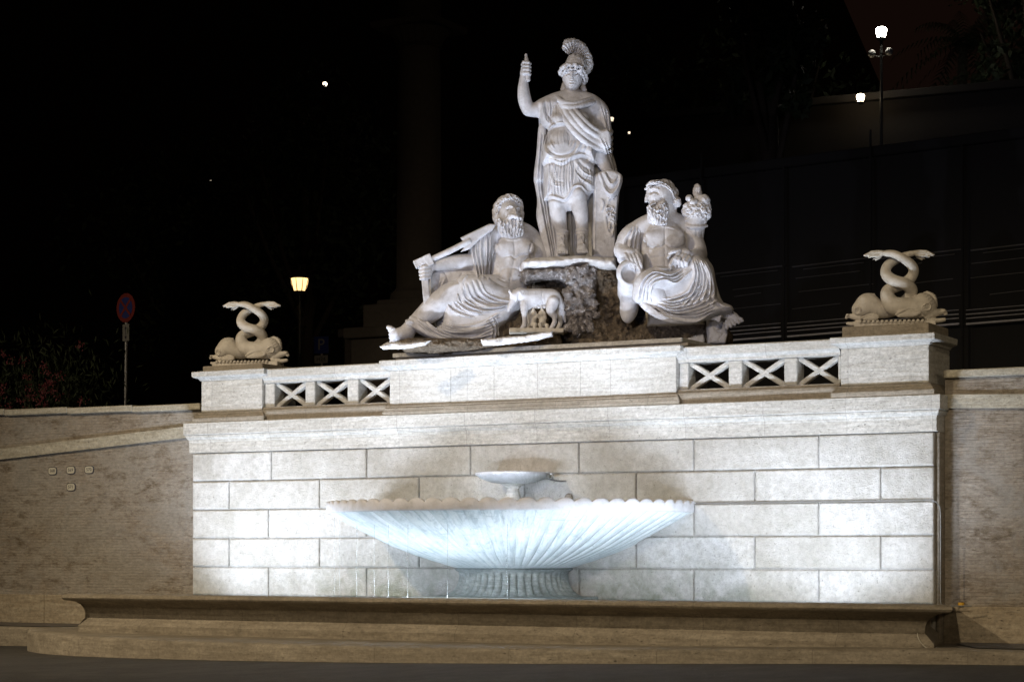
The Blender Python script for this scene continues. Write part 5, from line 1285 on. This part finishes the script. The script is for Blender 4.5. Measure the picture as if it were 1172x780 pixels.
def palm(x, y, z0, h, label, seed):
    rg = np.random.RandomState(seed); e = empty('palm_tree', (x, y, z0), label, 'palm tree')
    bm = bmesh.new(); P = [(0.15*math.sin(k*.7), 0, h*k/8, .26-.012*k) for k in range(9)]
    for a, b in zip(P[:-1], P[1:]): cyl(bm, a[:3], b[:3], a[3]*1.08, b[3], 10, False)
    smooth(obj('trunk', bm, M['bark'], e)); V = []; F = []
    for k in range(26):
        t = k*2.4; el = 1.2-1.7*(k/26); L = 2.6+.5*rg.rand(); pr = None
        for s in range(9):
            q = s/8; r_ = L*q; d = Vector((math.cos(t)*math.cos(el)*r_, math.sin(t)*math.cos(el)*r_, h+math.sin(el)*r_-1.1*q*q*L*.55)); sd = Vector((-math.sin(t), math.cos(t), 0))
            if s:
                for sg in (-1, 1):
                    for u in (.0, .5):
                        c_ = pr.lerp(d, u); i0 = len(V); tip = c_+sd*sg*.55*(1-.6*q)+Vector((math.cos(t)*.18, math.sin(t)*.18, -.28)); V += [c_, c_+(d-pr)*.22, tip]; F.append((i0, i0+1, i0+2))
            pr = d
    me = bpy.data.meshes.new('crown'); me.from_pydata([tuple(v) for v in V], [], F); obj('crown', me, M['leaf'], e)
palm(-5.6, 43.0, 4.5, 15.2, 'dark palm tree silhouette against the brown sky right of the bright lamp', 3)
palm(-3.4, 47.0, 4.6, 17.2, 'second darker palm silhouette close to the right edge of the view', 5)
# oleander with pink flowers
e = empty('oleander_bush', (-14.3, 4.6, 3.6), 'dark oleander bush with small pink flowers above the left brick wall', 'bush')
rg = np.random.RandomState(2); V = []; W_ = []
for _ in range(2600):
    p = np.array((rg.randn()*.85, rg.randn()*.4, 1.2+rg.randn()*.62)); a = rg.randn(3)*[.5, .5, 1]; a /= np.linalg.norm(a); b = np.cross(a, rg.randn(3)); b /= np.linalg.norm(b); V += [p-a*.09, p+b*.018, p+a*.09, p-b*.018]
me = bpy.data.meshes.new('foliage'); me.from_pydata([tuple(v) for v in V], [], [(4*i, 4*i+1, 4*i+2, 4*i+3) for i in range(2600)]); obj('foliage', me, M['leaf'], e)
bm = bmesh.new()
for k in range(9): cyl(bm, (.1*math.cos(k), .1*math.sin(k), 0), (.9*math.cos(k*.7)*.8, .3*math.sin(k*.7), 1.3+.1*(k % 3)), .03, .012, 6)
obj('stem', bm, M['bark'], e)
V = []
for _ in range(46):
    c_ = np.array((rg.randn()*.75, -.45-rg.rand()*.3, 1.15+rg.randn()*.55))
    for q in range(5):
        for z_ in range(4):
            t = q*1.256; p = c_+rg.randn(3)*.045; V += [p, p+np.array((.035*math.cos(t), -.01, .035*math.sin(t))), p+np.array((.05*math.cos(t+.5), -.01, .05*math.sin(t+.5))), p+np.array((.03*math.cos(t+1), 0, .03*math.sin(t+1)))]
me = bpy.data.meshes.new('flower'); me.from_pydata([tuple(v) for v in V], [], [(4*i, 4*i+1, 4*i+2, 4*i+3) for i in range(len(V)//4)]); f_ = obj('blossom', me, M['petal'], e)
# ------------------------------------------------------------------ column with ship-prow base
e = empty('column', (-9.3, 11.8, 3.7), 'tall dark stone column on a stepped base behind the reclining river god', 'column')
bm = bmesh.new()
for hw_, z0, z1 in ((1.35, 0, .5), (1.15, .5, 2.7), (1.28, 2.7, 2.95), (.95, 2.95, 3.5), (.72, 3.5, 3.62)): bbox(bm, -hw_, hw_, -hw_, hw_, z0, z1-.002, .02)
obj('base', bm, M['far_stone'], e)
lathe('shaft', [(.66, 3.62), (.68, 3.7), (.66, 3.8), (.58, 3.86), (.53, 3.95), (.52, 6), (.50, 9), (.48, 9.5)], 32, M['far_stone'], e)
def fluted(name, prof, nf, mat, parent):
    bm = bmesh.new(); n = nf*4; rings = []
    for r, z in prof: rings.append([bm.verts.new((r*(1-.06*(1-abs(math.sin(nf*PI*i/n))))*math.cos(2*PI*i/n), r*(1-.06*(1-abs(math.sin(nf*PI*i/n))))*math.sin(2*PI*i/n), z)) for i in range(n)])
    for a, b in zip(rings[:-1], rings[1:]):
        for i in range(n): bm.faces.new((a[i], a[(i+1) % n], b[(i+1) % n], b[i]))
    recalc(bm); return smooth(obj(name, bm, mat, parent), 50)
fluted('capital', [(.50, 9.501), (.56, 9.53), (.50, 9.58), (.54, 9.62), (.60, 9.75), (.72, 9.88), (.74, 9.92)], 20, M['far_stone'], e)
box('abacus', -.84, .84, -.84, .84, 9.925, 10.08, M['far_stone'], e, .03)
lathe('drum', [(.52, 10.082), (.52, 10.75), (.54, 10.78), (.50, 10.84), (.3, 10.9)], 28, M['far_stone'], e)
# pilastered pier left of the column
e = empty('stone_pier', (-11.0, 13.2, 3.6), 'dim pilastered stone pier standing between the parking sign and the column', 'pier')
box('body', -1.0, 1.0, -.5, .5, 0, 3.1, M['far_stone'], e, .02)
for dx in (-.8, -.1, .6): box('pilaster', dx-.12, dx+.12, -.56, -.502, .3, 2.7, M['far_stone'], e, .01)
box('cap', -1.12, 1.12, -.62, .62, 3.102, 3.3, M['far_stone'], e, .02)
# ------------------------------------------------------------------ netted retaining wall on the right with tension folds
A_ = Vector((-9.6, 19.2)); B_ = Vector((6.6, 17.2)); d_ = (B_-A_); Lw = d_.length; an = math.atan2(d_.y, d_.x)
sc_ = empty('netted_wall', (A_.x, A_.y, 3.6), 'long dark retaining wall hung with netting, horizontal folds coloured pale as if catching light, at right', 'wall', None, an)
M['net'] = plain('dark_netting', (.008, .0075, .007), .9); M['net_crease'] = plain('lit_tone_net_crease', (.07, .068, .07), .5); M['net_fold'] = plain('lit_tone_net_hem', (.5, .49, .5), .45)  # creases and hem are coloured paler for the light they would catch
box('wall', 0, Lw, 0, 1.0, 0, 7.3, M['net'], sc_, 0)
box('coping', -.1, Lw+.1, -.15, 1.1, 7.302, 7.55, M['net'], sc_, .03)
rg = random.Random(6); npan = 7
for i in range(npan):
    a = Lw*i/npan; b = Lw*(i+1)/npan
    cyl_bm = bmesh.new(); cyl(cyl_bm, (b, -.30, 0), (b, -.30, 7.3+.6*(i % 2)), .03, .03, 8); obj('pole', cyl_bm, M['net'], sc_)
    bm = bmesh.new()
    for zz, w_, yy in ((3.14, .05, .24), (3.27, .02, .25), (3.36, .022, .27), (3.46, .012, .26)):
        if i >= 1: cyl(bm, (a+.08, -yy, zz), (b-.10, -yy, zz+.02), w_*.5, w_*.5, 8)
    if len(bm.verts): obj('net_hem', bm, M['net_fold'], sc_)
    else: bm.free()
    for k in range(3):
        zz = 3.7+k*.35+rg.uniform(0, .3); u0 = rg.uniform(0, .4); u1 = rg.uniform(.5, 1)
        bm = bmesh.new(); cyl(bm, (a+(b-a)*u0, -.02, zz), (a+(b-a)*u1, -.02, zz+.04), .012, .012, 6); obj('net_fold', bm, M['net_crease'], sc_)
    if i in (2, 3, 4, 5):
        bm = bmesh.new(); cyl(bm, (a+.1, -.03, 4.86), (b-.1, -.03, 4.91), .025, .02, 6); cyl(bm, (a+.4, -.03, 4.78), (b-.3, -.03, 4.81), .012, .012, 6); obj('net_fold', bm, M['net_crease'], sc_)
# dim building face with the small wall lantern
e = empty('hill_house', (-9.5, 34.6, 4.5), 'dim plastered wall of a hillside building lit by one small lantern', 'building', None, math.radians(6))
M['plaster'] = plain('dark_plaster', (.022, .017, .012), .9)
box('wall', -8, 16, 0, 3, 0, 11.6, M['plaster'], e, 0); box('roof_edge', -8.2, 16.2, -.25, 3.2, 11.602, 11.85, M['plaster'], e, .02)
def lantern(name, loc, s, label, col, st, watts, post=None, group='lamps on the hill', cat='lamp'):
    e = empty(name, loc, label, cat, group)
    bm = bmesh.new()
    if post: cyl(bm, (0, 0, -post), (0, 0, -.02), .07, .045, 12); cyl(bm, (0, 0, -post), (0, 0, -post+.5), .15, .09, 12); obj('post', bm, M['iron'], e)
    lathe('glass', [(.15*s, 0), (.19*s, .12*s), (.25*s, .34*s), (.27*s, .46*s), (.22*s, .56*s), (.1*s, .60*s)], 16, glow(name+'_glass', col, st), e)
    bm = bmesh.new()
    for k in range(8): t = k*PI/4+.2; cyl(bm, (.155*s*math.cos(t), .155*s*math.sin(t), -.01), (.28*s*math.cos(t), .28*s*math.sin(t), .47*s), .022*s, .009*s, 5)
    cyl(bm, (0, 0, -.02*s), (0, 0, .10*s), .165*s, .20*s, 14)
    obj('frame', bm, M['iron'], e); lathe('hood', [(.30*s, .48*s), (.31*s, .52*s), (.16*s, .66*s), (.05*s, .74*s), (.02*s, .84*s)], 16, M['iron'], e) if post and s > .8 else None
    l = bpy.data.lights.new(name+'_light', 'POINT'); l.energy = watts; l.color = col; l.shadow_soft_size = .32*s
    o = bpy.data.objects.new(name+'_light', l); C.objects.link(o); o.location = (loc[0], loc[1]-.02, loc[2]+.30*s)
    return e
lantern('street_lamp', (-15.13, 15.29, 8.22), .87, 'lit old-style street lamp with tapering lantern, left of the parking sign', (1, .62, .24), 2.0, 26, 4.4)
lr = lantern('street_lamp', (-5.66, 34.0, 17.82), .68, 'bright white lamp on a tall post at the upper right, carrying two cameras', (1, .93, .80), 30, 160, 13.2)
for sx in (-.30, .28):
    bm = bmesh.new(); cyl(bm, (0, 0, -.55), (sx, -.05, -.48), .02, .02, 8); obj('bracket', bm, M['iron'], lr)
    bm = bmesh.new(); bmesh.ops.create_uvsphere(bm, u_segments=14, v_segments=8, radius=.13, matrix=Matrix.Translation((sx, -.05, -.42))); o = smooth(obj('camera_dome', bm, M['white'], lr))
lantern('wall_lantern', (-6.32, 33.91, 15.85), .5, 'small lit wall lantern on the dim building below the bright lamp post', (1, .80, .52), 16, 12, None)
for p, s, lb, w_ in (((-26.41, 33.05, 18.4), .3, 'small white hill lamp seen through leaves, highest one at left', 8), ((-33.12, 35.04, 15.82), .16, 'tiny dim light at the far left of the dark hill', 3), ((-30.48, 36.51, 16.66), .14, 'tiny light between the two lamps at left', 2), ((-10.64, 24.65, 13.98), .26, 'light glittering through leaves right beside the goddess', 6), ((-10.19, 24.9, 13.63), .14, 'faint tiny light right of the glittering one beside the goddess', 2)):
    lantern('hill_lamp', p, s, lb, (1, .80, .58), 9 if s > .28 else 1.3, w_*.4, None)
# ------------------------------------------------------------------ signs
e = empty('road_sign', (-12.6, 5.2, 3.6), 'round no-stopping sign, blue with red border and cross, on a thin grey post', 'road sign', None, math.radians(-12))
bm = bmesh.new(); cyl(bm, (0, 0, 0), (.06, 0, 3.36), .032, .03, 12); obj('post', bm, M['metal'], e)
def disc(name, r, y, mat, parent, z, x=.08, n=40, th=.006):
    bm = bmesh.new(); cyl(bm, (x, y, z), (x, y+th, z), r, r, n); return obj(name, bm, mat, parent)
pl = disc('disc', .31, -.045, M['red'], e, 3.07); disc('face', .225, -.050, M['blue'], pl, 3.07, th=.004); 
for s in (-1, 1):
    bm = bmesh.new(); bbox(bm, -.225, .225, -.057, -.051, -.028, .028, 0); bmesh.ops.rotate(bm, verts=bm.verts, cent=(0, 0, 0), matrix=Matrix.Rotation(s*PI/4, 3, 'Y'))
    for v in bm.verts: v.co += Vector((.08, -.001*s, 3.07))
    obj('cross_bar', bm, M['red'], pl)
bm = bmesh.new(); bbox(bm, -.03, .19, -.045, -.038, 2.36, 2.72, .003); sp = obj('supplementary_plate', bm, M['white'], e)
bm = bmesh.new(); bbox(bm, .07, .09, -.0475, -.0455, 2.46, 2.62, 0)
for z0, z1 in ((2.62, 2.68), (2.46, 2.40)):
    v = [bm.verts.new(p) for p in ((.04, -.047, z0), (.12, -.047, z0), (.08, -.047, z1))]; bm.faces.new(v)
obj('arrow', bm, M['ink'], sp)
e = empty('parking_sign', (-18.0, 20.5, 3.7), 'dim blue parking sign with a white letter P and a small plate below', 'road sign', None, math.radians(8))
bm = bmesh.new(); cyl(bm, (0, .03, 0), (0, .03, 4.0), .035, .035, 10); obj('post', bm, M['metal'], e)
bm = bmesh.new(); bbox(bm, -.24, .24, -.02, -.01, 3.55, 4.05, .004); pn = obj('panel', bm, M['blue'], e); text_obj('letter', 'P', .46, M['white'], pn, (0, -.023, 3.80), ext=.002)
bm = bmesh.new(); bbox(bm, -.22, .22, -.02, -.01, 3.27, 3.50, .004); pn = obj('supplementary_plate', bm, M['white'], e); text_obj('lettering', 'H24', .17, M['ink'], pn, (0, -.023, 3.385), ext=.002)
